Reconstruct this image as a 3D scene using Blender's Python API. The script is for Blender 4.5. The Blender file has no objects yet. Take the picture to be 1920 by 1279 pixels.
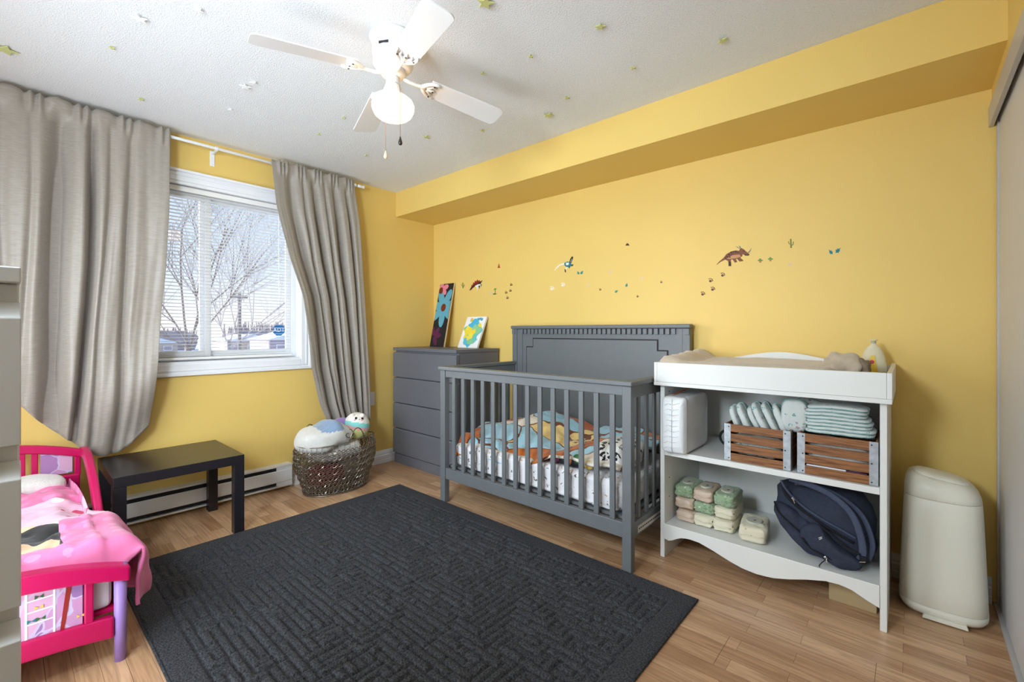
import bpy, bmesh, math, random
from mathutils import Vector, Matrix, noise
random.seed(7)
S = bpy.context.scene
C = S.collection
PI = math.pi

# ---------------------------------------------------------------- camera
FPX, YAW, HOR = 845.87, 0.72387, 621.02          # focal length in pixels of the 1920 px wide frame, heading, horizon row
CX, CY, CH = 3.5307, -2.8283, 1.1724
cam = bpy.data.cameras.new('camera'); camo = bpy.data.objects.new('camera', cam); C.objects.link(camo)
cam.sensor_fit = 'HORIZONTAL'; cam.sensor_width = 36.0; cam.lens = 36.0*FPX/1920.0
cam.shift_y = (HOR-639.5)/1920.0
cam.clip_start = 0.02; cam.clip_end = 500
camo.location = (CX, CY, CH); camo.rotation_euler = (PI/2, 0, YAW)
S.camera = camo
FW = Vector((-math.sin(YAW), math.cos(YAW), 0)); RT = Vector((math.cos(YAW), math.sin(YAW), 0)); CAM = Vector((CX, CY, CH))
def ray(u, v): return FW + RT*((u-960)/FPX) + Vector((0, 0, -(v-HOR)/FPX))
def on_x(u, v, x): d = ray(u, v); return CAM + d*((x-CX)/d.x)   # where a sight line meets a real plane of the room
def on_y(u, v, y): d = ray(u, v); return CAM + d*((y-CY)/d.y)
def on_z(u, v, z): d = ray(u, v); return CAM + d*((z-CH)/d.z)

# ---------------------------------------------------------------- world, sun, lights, exposure
S.view_settings.view_transform = 'Standard'; S.view_settings.look = 'None'
S.view_settings.gamma = 1; S.view_settings.use_curve_mapping = False
S.view_settings.exposure = 0.48
def srgb(r, g, b):
    f = lambda c: (c/255/12.92) if c <= 10.31 else ((c/255+0.055)/1.055)**2.4
    return (f(r), f(g), f(b), 1)
W = bpy.data.worlds.new('world'); S.world = W; W.use_nodes = True
nt = W.node_tree; nt.nodes.clear()
out = nt.nodes.new('ShaderNodeOutputWorld'); bg = nt.nodes.new('ShaderNodeBackground')
tc = nt.nodes.new('ShaderNodeTexCoord'); sp = nt.nodes.new('ShaderNodeSeparateXYZ'); rp = nt.nodes.new('ShaderNodeValToRGB')
nt.links.new(tc.outputs['Generated'], sp.inputs[0]); nt.links.new(sp.outputs['Z'], rp.inputs[0])
nt.links.new(rp.outputs[0], bg.inputs[0]); nt.links.new(bg.outputs[0], out.inputs[0])
rp.color_ramp.elements[0].position = 0.0; rp.color_ramp.elements[0].color = srgb(248, 244, 243)
rp.color_ramp.elements[1].position = 0.45; rp.color_ramp.elements[1].color = srgb(170, 204, 246)
e = rp.color_ramp.elements.new(0.12); e.color = srgb(214, 228, 247)
bg.inputs[1].default_value = 0.98
def lamp(name, kind, loc, energy, color=(1, 1, 1), aim=None, **kw):
    l = bpy.data.lights.new(name, kind); l.energy = energy; l.color = color
    for k, v in kw.items(): setattr(l, k, v)
    o = bpy.data.objects.new(name, l); C.objects.link(o); o.location = loc
    if aim: o.rotation_euler = (Vector(aim)-Vector(loc)).to_track_quat('-Z', 'Y').to_euler()
    return o
# hazy winter sun reaching the room through the window
lamp('sun', 'SUN', (-6, -6, 6), 7.5, (1.0, 0.975, 0.94), aim=(-6+0.70, -6+0.68, 6-0.25), angle=math.radians(32))
# added fill lights, unseen along the rear wall, to brighten walls and ceiling
COOL = (0.76, 0.89, 1.0)
lamp('fill_uplight', 'AREA', (1.86, -3.30, 0.30), 11, COOL, aim=(2.8, -0.9, 2.44), shape='RECTANGLE', size=0.7, size_y=0.7)  # added uplight low between bed and chest, evens out the ceiling
lamp('fill_rear_left', 'AREA', (1.0, -3.62, 1.20), 29, COOL, aim=(0.6, -0.4, 1.2), shape='RECTANGLE', size=1.7, size_y=1.1, spread=math.radians(140))  # added fill for the corner and left part of the decal wall
lamp('fill_rear_right', 'AREA', (2.57, -3.60, 1.72), 44, COOL, aim=(1.2, -0.5, 0.7), shape='RECTANGLE', size=0.6, size_y=0.8, spread=math.radians(140))  # added fill above the chest, lifts the window wall and crib side

# ---------------------------------------------------------------- materials
def mat(name, col, rough=0.5, metal=0.0, var=0.0, vscale=8.0, bump=0.0, bscale=60.0, col2=None, stretch=(1, 1, 1), alpha=None,
        trans=0.0, sheen=0.0, spec=0.5, emit=0.0, ior=1.45, detail=4):
    m = bpy.data.materials.new(name); m.use_nodes = True
    n = m.node_tree.nodes; L = m.node_tree.links; b = n['Principled BSDF']
    b.inputs['Base Color'].default_value = col; b.inputs['Roughness'].default_value = rough
    b.inputs['Metallic'].default_value = metal; b.inputs['Specular IOR Level'].default_value = spec
    b.inputs['IOR'].default_value = ior
    if trans: b.inputs['Transmission Weight'].default_value = trans
    if sheen: b.inputs['Sheen Weight'].default_value = sheen
    if alpha is not None: b.inputs['Alpha'].default_value = alpha
    if emit: b.inputs['Emission Color'].default_value = col; b.inputs['Emission Strength'].default_value = emit
    t = n.new('ShaderNodeTexCoord'); mp = n.new('ShaderNodeMapping'); mp.inputs['Scale'].default_value = stretch
    L.new(t.outputs['Object'], mp.inputs[0])
    if var or col2:
        nz = n.new('ShaderNodeTexNoise'); nz.inputs['Scale'].default_value = vscale; nz.inputs['Detail'].default_value = detail
        L.new(mp.outputs[0], nz.inputs['Vector'])
        r = n.new('ShaderNodeValToRGB'); r.color_ramp.elements[0].position = 0.3; r.color_ramp.elements[1].position = 0.7
        c2 = col2 or tuple(c*(1-var) for c in col[:3])+(1,)
        r.color_ramp.elements[0].color = c2; r.color_ramp.elements[1].color = col
        L.new(nz.outputs['Fac'], r.inputs[0]); L.new(r.outputs[0], b.inputs['Base Color'])
    if bump:
        nb = n.new('ShaderNodeTexNoise'); nb.inputs['Scale'].default_value = bscale; nb.inputs['Detail'].default_value = 3
        L.new(mp.outputs[0], nb.inputs['Vector'])
        bp = n.new('ShaderNodeBump'); bp.inputs['Strength'].default_value = bump; bp.inputs['Distance'].default_value = 0.004
        L.new(nb.outputs['Fac'], bp.inputs['Height']); L.new(bp.outputs[0], b.inputs['Normal'])
    return m
def nodes(m): return m.node_tree.nodes, m.node_tree.links, m.node_tree.nodes['Principled BSDF']
M = {}
M['wall'] = mat('yellow_paint', srgb(232, 198, 112), 0.55, var=0.04, vscale=1.5, bump=0.10, bscale=160)
M['white_trim'] = mat('white_trim_paint', srgb(236, 237, 240), 0.35, var=0.02)
M['white_lam'] = mat('white_laminate', srgb(226, 226, 222), 0.35, var=0.02, bump=0.03, bscale=200)
M['chest_white'] = mat('chest_white_foil', srgb(234, 235, 234), 0.3, var=0.02)
M['crib'] = mat('slate_grey_paint', srgb(106, 110, 112), 0.38, var=0.05, vscale=20, bump=0.05, bscale=120)
M['dresser'] = mat('dark_grey_paint', srgb(106, 106, 112), 0.42, var=0.08, vscale=4, bump=0.12, bscale=90)
M['black_lam'] = mat('black_brown_laminate', srgb(36, 33, 37), 0.28, var=0.1, vscale=40, bump=0.06, bscale=200, stretch=(1, 4, 1))
M['metal_white'] = mat('white_enamel', srgb(222, 220, 216), 0.4, var=0.02)
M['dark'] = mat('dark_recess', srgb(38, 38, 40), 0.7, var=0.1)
M['pink'] = mat('magenta_plastic', srgb(190, 6, 84), 0.3, var=0.05, spec=0.6)
M['lav'] = mat('lavender_plastic', srgb(160, 128, 196), 0.35, var=0.04)
M['door'] = mat('closet_door_white', srgb(214, 211, 210), 0.5, var=0.02)
M['alu'] = mat('grey_door_track', srgb(190, 186, 184), 0.35, var=0.03)
M['pail'] = mat('offwhite_plastic', srgb(228, 224, 208), 0.4, var=0.02, bump=0.04, bscale=250)
M['fanwhite'] = mat('fan_white', srgb(232, 230, 228), 0.35, var=0.01)
M['chain'] = mat('chain_brass', srgb(150, 120, 90), 0.4, metal=0.8, var=0.1)
M['steel'] = mat('galvanised_steel', srgb(190, 196, 202), 0.45, metal=0.4, var=0.35, vscale=40)
M['wood'] = mat('stained_pine', srgb(158, 104, 58), 0.55, col2=srgb(98, 58, 30), vscale=9, stretch=(1.2, 14, 14), bump=0.2, bscale=30)
M['pine_pale'] = mat('pale_canvas_edge', srgb(226, 205, 166), 0.7, var=0.1)
M['wire'] = mat('bronze_wire', srgb(160, 148, 134), 0.32, metal=0.75, var=0.5, vscale=60)
M['navy'] = mat('navy_canvas', srgb(50, 56, 74), 0.85, var=0.25, vscale=90, bump=0.5, bscale=500)
M['navy_dark'] = mat('black_webbing', srgb(16, 17, 22), 0.8, var=0.2, vscale=60, bump=0.3, bscale=300)
M['navy_light'] = mat('blue_grey_strap', srgb(72, 80, 102), 0.85, var=0.2, vscale=120, bump=0.4, bscale=500)
M['chrome'] = mat('chrome', srgb(225, 225, 228), 0.2, metal=1.0)
M['pad'] = mat('beige_plush', srgb(196, 180, 158), 0.95, var=0.12, vscale=40, bump=0.5, bscale=260, sheen=0.4)
M['pad_dark'] = mat('taupe_fabric', srgb(140, 122, 104), 0.9, var=0.2, vscale=30, bump=0.4, bscale=200)
M['plastic_milk'] = mat('milky_plastic', srgb(238, 228, 196), 0.35, var=0.02, trans=0.15)
M['yellow_label'] = mat('yellow_label', srgb(240, 205, 70), 0.5, var=0.03)
M['red'] = mat('red_print', srgb(214, 60, 80), 0.5, var=0.03)
M['wrap'] = mat('clear_plastic_wrap', srgb(226, 227, 228), 0.22, var=0.04, vscale=14, bump=0.5, bscale=34, stretch=(1, 1, 3))
M['beige_card'] = mat('beige_card', srgb(176, 152, 112), 0.8, var=0.05)
M['orange_wood'] = mat('orange_stick', srgb(176, 92, 50), 0.5, var=0.1)
M['frost'] = mat('white_fleece', srgb(222, 220, 214), 0.95, var=0.1, vscale=60, bump=0.6, bscale=160, sheen=0.5)
M['denim'] = mat('pale_blue_fleece', srgb(140, 166, 200), 0.95, var=0.12, vscale=50, bump=0.5, bscale=160, sheen=0.4)
M['ink'] = mat('dark_thread', srgb(34, 32, 40), 0.8, var=0.05)
M['purple'] = mat('lilac_fleece', srgb(160, 130, 200), 0.95, var=0.1, sheen=0.3)
M['crimson'] = mat('crimson_fabric', srgb(130, 16, 34), 0.9, var=0.2, bump=0.4, bscale=80)
M['snow'] = mat('snow', srgb(238, 240, 246), 0.8, var=0.06, vscale=0.05, bump=0.2, bscale=1)
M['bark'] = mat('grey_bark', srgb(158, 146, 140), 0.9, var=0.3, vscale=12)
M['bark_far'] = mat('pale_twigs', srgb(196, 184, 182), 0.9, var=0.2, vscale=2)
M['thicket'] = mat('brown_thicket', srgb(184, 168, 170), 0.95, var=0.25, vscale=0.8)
M['house1'] = mat('mauve_siding', srgb(176, 160, 172), 0.8, var=0.08, vscale=1)
M['house2'] = mat('tan_siding', srgb(196, 178, 164), 0.8, var=0.08, vscale=1)
M['roof'] = mat('snowy_roof', srgb(226, 228, 236), 0.8, var=0.08, vscale=1)
M['teal'] = mat('teal_vinyl', srgb(26, 140, 134), 0.5, var=0.1)
M['blue_sticker'] = mat('blue_sticker', srgb(22, 108, 172), 0.5, var=0.03)
M['white_ink'] = mat('white_ink', srgb(242, 242, 244), 0.5)
M['star'] = mat('glow_star_plastic', srgb(206, 208, 140), 0.5, var=0.1, vscale=60)
M['star_white'] = mat('pale_star_plastic', srgb(246, 247, 244), 0.4, var=0.02)
M['blackpl'] = mat('black_plastic', srgb(28, 28, 30), 0.5, var=0.1)
M['mattress'] = mat('mattress_white', srgb(222, 220, 220), 0.9, var=0.04)
M['label'] = mat('white_label', srgb(214, 210, 202), 0.6, var=0.02)

# glass
m = bpy.data.materials.new('window_glass'); m.use_nodes = True; n, L, b = nodes(m); n.remove(b)
g = n.new('ShaderNodeBsdfGlossy'); g.inputs['Roughness'].default_value = 0.02; tr = n.new('ShaderNodeBsdfTransparent'); mx = n.new('ShaderNodeMixShader')
fr = n.new('ShaderNodeFresnel'); fr.inputs[0].default_value = 1.45
L.new(fr.outputs[0], mx.inputs[0]); L.new(tr.outputs[0], mx.inputs[1]); L.new(g.outputs[0], mx.inputs[2]); L.new(mx.outputs[0], n['Material Output'].inputs[0])
tr.inputs[0].default_value = (0.95, 0.96, 0.97, 1); M['glass'] = m

# popcorn ceiling
m = mat('popcorn_ceiling', srgb(238, 238, 238), 0.9); n, L, b = nodes(m)
t = n.new('ShaderNodeTexCoord'); v1 = n.new('ShaderNodeTexNoise'); v1.inputs['Scale'].default_value = 150; v1.inputs['Detail'].default_value = 5; v1.inputs['Roughness'].default_value = 0.7
L.new(t.outputs['Object'], v1.inputs['Vector'])
bp = n.new('ShaderNodeBump'); bp.inputs['Strength'].default_value = 0.9; bp.inputs['Distance'].default_value = 0.006
L.new(v1.outputs['Fac'], bp.inputs['Height']); L.new(bp.outputs[0], b.inputs['Normal'])
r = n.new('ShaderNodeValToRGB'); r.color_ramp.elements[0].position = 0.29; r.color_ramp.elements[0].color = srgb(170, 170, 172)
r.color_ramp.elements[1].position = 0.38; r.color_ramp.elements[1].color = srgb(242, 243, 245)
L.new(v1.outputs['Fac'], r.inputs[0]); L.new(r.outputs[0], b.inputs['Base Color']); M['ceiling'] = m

# laminate: printed strips on each board
m = mat('oak_laminate', srgb(190, 140, 95), 0.30); n, L, b = nodes(m)
t = n.new('ShaderNodeNewGeometry'); br = n.new('ShaderNodeTexBrick')
br.offset = 0.37; br.offset_frequency = 2; br.inputs['Scale'].default_value = 1.0; br.inputs['Brick Width'].default_value = 0.46
br.inputs['Row Height'].default_value = 0.065; br.inputs['Mortar Size'].default_value = 0.0006; br.inputs['Bias'].default_value = -0.1
br.inputs['Color1'].default_value = srgb(218, 180, 142); br.inputs['Color2'].default_value = srgb(180, 138, 102); br.inputs['Mortar'].default_value = srgb(120, 84, 58)
L.new(t.outputs['Position'], br.inputs['Vector'])
mp = n.new('ShaderNodeMapping'); mp.inputs['Scale'].default_value = (1.0, 16, 1); L.new(t.outputs['Position'], mp.inputs[0])
ad = n.new('ShaderNodeVectorMath'); ad.operation = 'MULTIPLY_ADD'; ad.inputs[1].default_value = (9, 9, 9); L.new(br.outputs['Color'], ad.inputs[0]); L.new(mp.outputs[0], ad.inputs[2])
nz = n.new('ShaderNodeTexNoise'); nz.inputs['Scale'].default_value = 3.2; nz.inputs['Detail'].default_value = 7; nz.inputs['Distortion'].default_value = 1.3
L.new(ad.outputs[0], nz.inputs['Vector'])
r = n.new('ShaderNodeValToRGB'); r.color_ramp.elements[0].position = 0.35; r.color_ramp.elements[0].color = (0.66, 0.60, 0.55, 1); r.color_ramp.elements[1].position = 0.62; r.color_ramp.elements[1].color = (1.06, 1.05, 1.04, 1)
L.new(nz.outputs['Fac'], r.inputs[0])
mu = n.new('ShaderNodeMix'); mu.data_type = 'RGBA'; mu.blend_type = 'MULTIPLY'; mu.inputs['Factor'].default_value = 0.8
L.new(br.outputs['Color'], mu.inputs['A']); L.new(r.outputs[0], mu.inputs['B']); L.new(mu.outputs['Result'], b.inputs['Base Color'])
M['floor'] = m

# charcoal rug pile
m = mat('charcoal_pile', srgb(66, 67, 73), 0.98, var=0.0); n, L, b = nodes(m)
t = n.new('ShaderNodeTexCoord'); nz = n.new('ShaderNodeTexNoise'); nz.inputs['Scale'].default_value = 170; nz.inputs['Detail'].default_value = 2; L.new(t.outputs['Object'], nz.inputs['Vector'])
r = n.new('ShaderNodeValToRGB'); r.color_ramp.elements[0].position = 0.35; r.color_ramp.elements[0].color = srgb(34, 35, 38); r.color_ramp.elements[1].position = 0.7; r.color_ramp.elements[1].color = srgb(78, 79, 84)
L.new(nz.outputs['Fac'], r.inputs[0]); L.new(r.outputs[0], b.inputs['Base Color'])
bp = n.new('ShaderNodeBump'); bp.inputs['Strength'].default_value = 0.8; bp.inputs['Distance'].default_value = 0.003; L.new(nz.outputs['Fac'], bp.inputs['Height']); L.new(bp.outputs[0], b.inputs['Normal'])
M['rug'] = m

# curtain satin
m = mat('greige_satin', srgb(164, 155, 144), 0.42, sheen=0.3, spec=0.5); n, L, b = nodes(m)
t = n.new('ShaderNodeTexCoord'); mp = n.new('ShaderNodeMapping'); mp.inputs['Scale'].default_value = (1, 1, 14); L.new(t.outputs['Object'], mp.inputs[0])
nz = n.new('ShaderNodeTexNoise'); nz.inputs['Scale'].default_value = 26; nz.inputs['Detail'].default_value = 4; L.new(mp.outputs[0], nz.inputs['Vector'])
r = n.new('ShaderNodeValToRGB'); r.color_ramp.elements[0].position = 0.3; r.color_ramp.elements[0].color = srgb(152, 143, 132); r.color_ramp.elements[1].position = 0.7; r.color_ramp.elements[1].color = srgb(174, 166, 155)
L.new(nz.outputs['Fac'], r.inputs[0]); L.new(r.outputs[0], b.inputs['Base Color'])
tl = n.new('ShaderNodeBsdfTranslucent'); tl.inputs[0].default_value = srgb(206, 192, 172); mx = n.new('ShaderNodeMixShader'); mx.inputs[0].default_value = 0.14
L.new(b.outputs[0], mx.inputs[1]); L.new(tl.outputs[0], mx.inputs[2]); L.new(mx.outputs[0], n['Material Output'].inputs[0])
M['curtain'] = m

# blind slats
M['blind'] = mat('white_blind', srgb(240, 238, 234), 0.45, var=0.01)

def patches(name, cols, scale, line=None, lw=0.03, sc=(1, 1, 1), bump=0.3, bscale=70, rand=1.0):
    """printed cloth: voronoi cells in flat dye colours with optional outlines"""
    m = mat(name, cols[0], 0.9, sheen=0.2); n, L, b = nodes(m)
    t = n.new('ShaderNodeTexCoord'); mp = n.new('ShaderNodeMapping'); mp.inputs['Scale'].default_value = sc; L.new(t.outputs['Object'], mp.inputs[0])
    nz = n.new('ShaderNodeTexNoise'); nz.inputs['Scale'].default_value = scale*1.2; L.new(mp.outputs[0], nz.inputs['Vector'])
    ad = n.new('ShaderNodeVectorMath'); ad.operation = 'MULTIPLY_ADD'; ad.inputs[1].default_value = (0.7/scale,)*3; L.new(nz.outputs['Color'], ad.inputs[0]); L.new(mp.outputs[0], ad.inputs[2])
    v = n.new('ShaderNodeTexVoronoi'); v.inputs['Scale'].default_value = scale; v.inputs['Randomness'].default_value = rand; L.new(ad.outputs[0], v.inputs['Vector'])
    sx = n.new('ShaderNodeSeparateColor'); L.new(v.outputs['Color'], sx.inputs[0])
    r = n.new('ShaderNodeValToRGB'); r.color_ramp.interpolation = 'CONSTANT'
    el = r.color_ramp.elements; el[0].position = 0; el[0].color = cols[0]; el[1].position = 1/len(cols); el[1].color = cols[1]
    for i, c in enumerate(cols[2:]): e = el.new((i+2)/len(cols)); e.color = c
    L.new(sx.outputs[0], r.inputs[0]); res = r.outputs[0]
    if line:
        v2 = n.new('ShaderNodeTexVoronoi'); v2.feature = 'DISTANCE_TO_EDGE'; v2.inputs['Scale'].default_value = scale; v2.inputs['Randomness'].default_value = rand; L.new(ad.outputs[0], v2.inputs['Vector'])
        lt = n.new('ShaderNodeMath'); lt.operation = 'LESS_THAN'; lt.inputs[1].default_value = lw; L.new(v2.outputs['Distance'], lt.inputs[0])
        mx = n.new('ShaderNodeMix'); mx.data_type = 'RGBA'; L.new(lt.outputs[0], mx.inputs['Factor']); L.new(res, mx.inputs['A']); mx.inputs['B'].default_value = line; res = mx.outputs['Result']
    L.new(res, b.inputs['Base Color'])
    nb = n.new('ShaderNodeTexNoise'); nb.inputs['Scale'].default_value = bscale; L.new(mp.outputs[0], nb.inputs['Vector'])
    bp = n.new('ShaderNodeBump'); bp.inputs['Strength'].default_value = bump; bp.inputs['Distance'].default_value = 0.006; L.new(nb.outputs['Fac'], bp.inputs['Height']); L.new(bp.outputs[0], b.inputs['Normal'])
    return m
def spots(name, base, cols, scale, size=0.3, sc=(1, 1, 1), bump=0.3, bscale=60, rand=0.7, mask=0.0):
    """cloth or wrapper with a print of separate spots"""
    m = mat(name, base, 0.85, sheen=0.2); n, L, b = nodes(m)
    t = n.new('ShaderNodeTexCoord'); mp = n.new('ShaderNodeMapping'); mp.inputs['Scale'].default_value = sc; L.new(t.outputs['Object'], mp.inputs[0])
    v = n.new('ShaderNodeTexVoronoi'); v.inputs['Scale'].default_value = scale; v.inputs['Randomness'].default_value = rand; L.new(mp.outputs[0], v.inputs['Vector'])
    lt = n.new('ShaderNodeMath'); lt.operation = 'LESS_THAN'; lt.inputs[1].default_value = size; L.new(v.outputs['Distance'], lt.inputs[0])
    fac = lt.outputs[0]; sx = n.new('ShaderNodeSeparateColor'); L.new(v.outputs['Color'], sx.inputs[0])
    if mask:
        nm = n.new('ShaderNodeTexNoise'); nm.inputs['Scale'].default_value = scale*3.2; nm.inputs['Detail'].default_value = 1; L.new(mp.outputs[0], nm.inputs['Vector'])
        gt = n.new('ShaderNodeMath'); gt.operation = 'GREATER_THAN'; gt.inputs[1].default_value = mask; L.new(nm.outputs['Fac'], gt.inputs[0])
        mm = n.new('ShaderNodeMath'); mm.operation = 'MULTIPLY'; L.new(fac, mm.inputs[0]); L.new(gt.outputs[0], mm.inputs[1]); fac = mm.outputs[0]
    r = n.new('ShaderNodeValToRGB'); r.color_ramp.interpolation = 'CONSTANT'; el = r.color_ramp.elements
    el[0].position = 0; el[0].color = cols[0]; el[1].position = 1/len(cols) if len(cols) > 1 else 1; el[1].color = cols[min(1, len(cols)-1)]
    for i, c in enumerate(cols[2:]): e = el.new((i+2)/len(cols)); e.color = c
    L.new(sx.outputs[1], r.inputs[0])
    mx = n.new('ShaderNodeMix'); mx.data_type = 'RGBA'; L.new(fac, mx.inputs['Factor']); mx.inputs['A'].default_value = base; L.new(r.outputs[0], mx.inputs['B']); L.new(mx.outputs['Result'], b.inputs['Base Color'])
    nb = n.new('ShaderNodeTexNoise'); nb.inputs['Scale'].default_value = bscale; L.new(mp.outputs[0], nb.inputs['Vector'])
    bp = n.new('ShaderNodeBump'); bp.inputs['Strength'].default_value = bump; bp.inputs['Distance'].default_value = 0.006; L.new(nb.outputs['Fac'], bp.inputs['Height']); L.new(bp.outputs[0], b.inputs['Normal'])
    return m
M['quilt'] = patches('patch_quilt', [srgb(158, 198, 214), srgb(226, 216, 200), srgb(184, 96, 36), srgb(160, 202, 220), srgb(232, 202, 130), srgb(190, 104, 40), srgb(150, 194, 212)], 3.4, srgb(112, 62, 36), 0.02, sc=(1, 1.4, 0.6), bump=0.6, bscale=60)
M['sheet'] = spots('paw_print_sheet', srgb(226, 224, 226), [srgb(120, 104, 98), srgb(206, 160, 96), srgb(140, 118, 104), srgb(96, 90, 94)], 26, 0.36, bump=1.0, bscale=26, mask=0.55)
M['bw'] = spots('black_white_print', srgb(226, 224, 220), [srgb(26, 34, 44), srgb(20, 22, 26)], 16, 0.5, bump=0.3, mask=0.5)
M['comforter'] = spots('pink_dotted_cotton', srgb(226, 118, 166), [srgb(234, 140, 182)], 13, 0.30, bump=0.25, bscale=30, rand=0.3)
M['comforter2'] = spots('pale_pink_dotted', srgb(232, 184, 208), [srgb(200, 16, 84), srgb(240, 232, 238), srgb(200, 16, 84)], 15, 0.34, bump=0.2, rand=0.4)
M['cpatch'] = patches('abstract_print_cotton', [srgb(232, 186, 148), srgb(232, 186, 148), srgb(30, 28, 30), srgb(222, 60, 138), srgb(226, 218, 208), srgb(228, 180, 200), srgb(234, 190, 152)], 5.6, None, sc=(1, 1.3, 1), bump=0.2, bscale=20)
M['diaper'] = spots('printed_diaper', srgb(206, 212, 208), [srgb(120, 168, 166), srgb(176, 150, 160), srgb(150, 176, 140)], 34, 0.28, bump=0.5, bscale=90, mask=0.5)
M['diaper_trim'] = mat('teal_elastic', srgb(142, 184, 180), 0.8, var=0.25, vscale=90, bump=0.5, bscale=200)
M['wipe_green'] = spots('green_leaf_wrapper', srgb(150, 170, 136), [srgb(204, 214, 190), srgb(120, 146, 112)], 46, 0.42, bump=1.0, bscale=28, mask=0.48)
M['wipe_blush'] = mat('blush_wrapper', srgb(214, 190, 168), 0.35, var=0.12, vscale=30, bump=1.0, bscale=28)
M['wipe_cream'] = spots('cream_dotted_wrapper', srgb(222, 214, 188), [srgb(110, 90, 70), srgb(196, 150, 120)], 34, 0.13, bump=1.0, bscale=28)
M['lid'] = mat('wipes_lid', srgb(196, 194, 178), 0.4, var=0.02)
M['panelprint'] = patches('lilac_nursery_print', [srgb(168, 122, 172), srgb(192, 140, 182), srgb(150, 112, 166), srgb(206, 160, 190)], 9, srgb(196, 180, 210), 0.03, bump=0.0)
M['paint2'] = patches('fluid_paint_print', [srgb(246, 222, 70), srgb(74, 180, 214), srgb(140, 200, 150), srgb(88, 190, 216), srgb(240, 214, 60), srgb(110, 196, 180)], 16, None, bump=0.1)
M['yoga_a'] = mat('aqua_fleece', srgb(140, 220, 214), 0.95, sheen=0.4); M['yoga_b'] = mat('coral_fleece', srgb(240, 170, 176), 0.95, sheen=0.4); M['yoga_c'] = mat('lemon_fleece', srgb(232, 232, 150), 0.95, sheen=0.4)
M['cream_fl'] = mat('cream_fleece', srgb(246, 240, 230), 0.95, sheen=0.4)
M['screw'] = mat('dark_screw', srgb(60, 54, 50), 0.4, metal=0.6)
g2 = mat('lit_opal_glass', srgb(255, 205, 150), 0.3, emit=4.5); M['globe'] = g2
for nm, c in dict(d_brown=(126, 74, 44), d_tan=(196, 142, 96), d_dark=(58, 34, 26), d_red=(150, 36, 30), d_grey=(120, 124, 124), d_white=(238, 232, 220), d_green=(98, 150, 70), d_cactus=(118, 128, 58), d_pot=(196, 110, 60), d_navy=(38, 62, 84), d_paw=(104, 62, 50), d_faint=(222, 196, 150), d_teal2=(24, 120, 132), d_rust=(176, 64, 30), pinkpetal=(232, 130, 150), bluepetal=(98, 168, 190), plum=(92, 30, 72), brown_disc=(112, 44, 18), charcoal=(26, 28, 34), gold=(224, 190, 90), darkgreen=(40, 100, 50)).items():
    M[nm] = mat(nm+'_ink', srgb(*c), 0.6, var=0.05)

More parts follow.
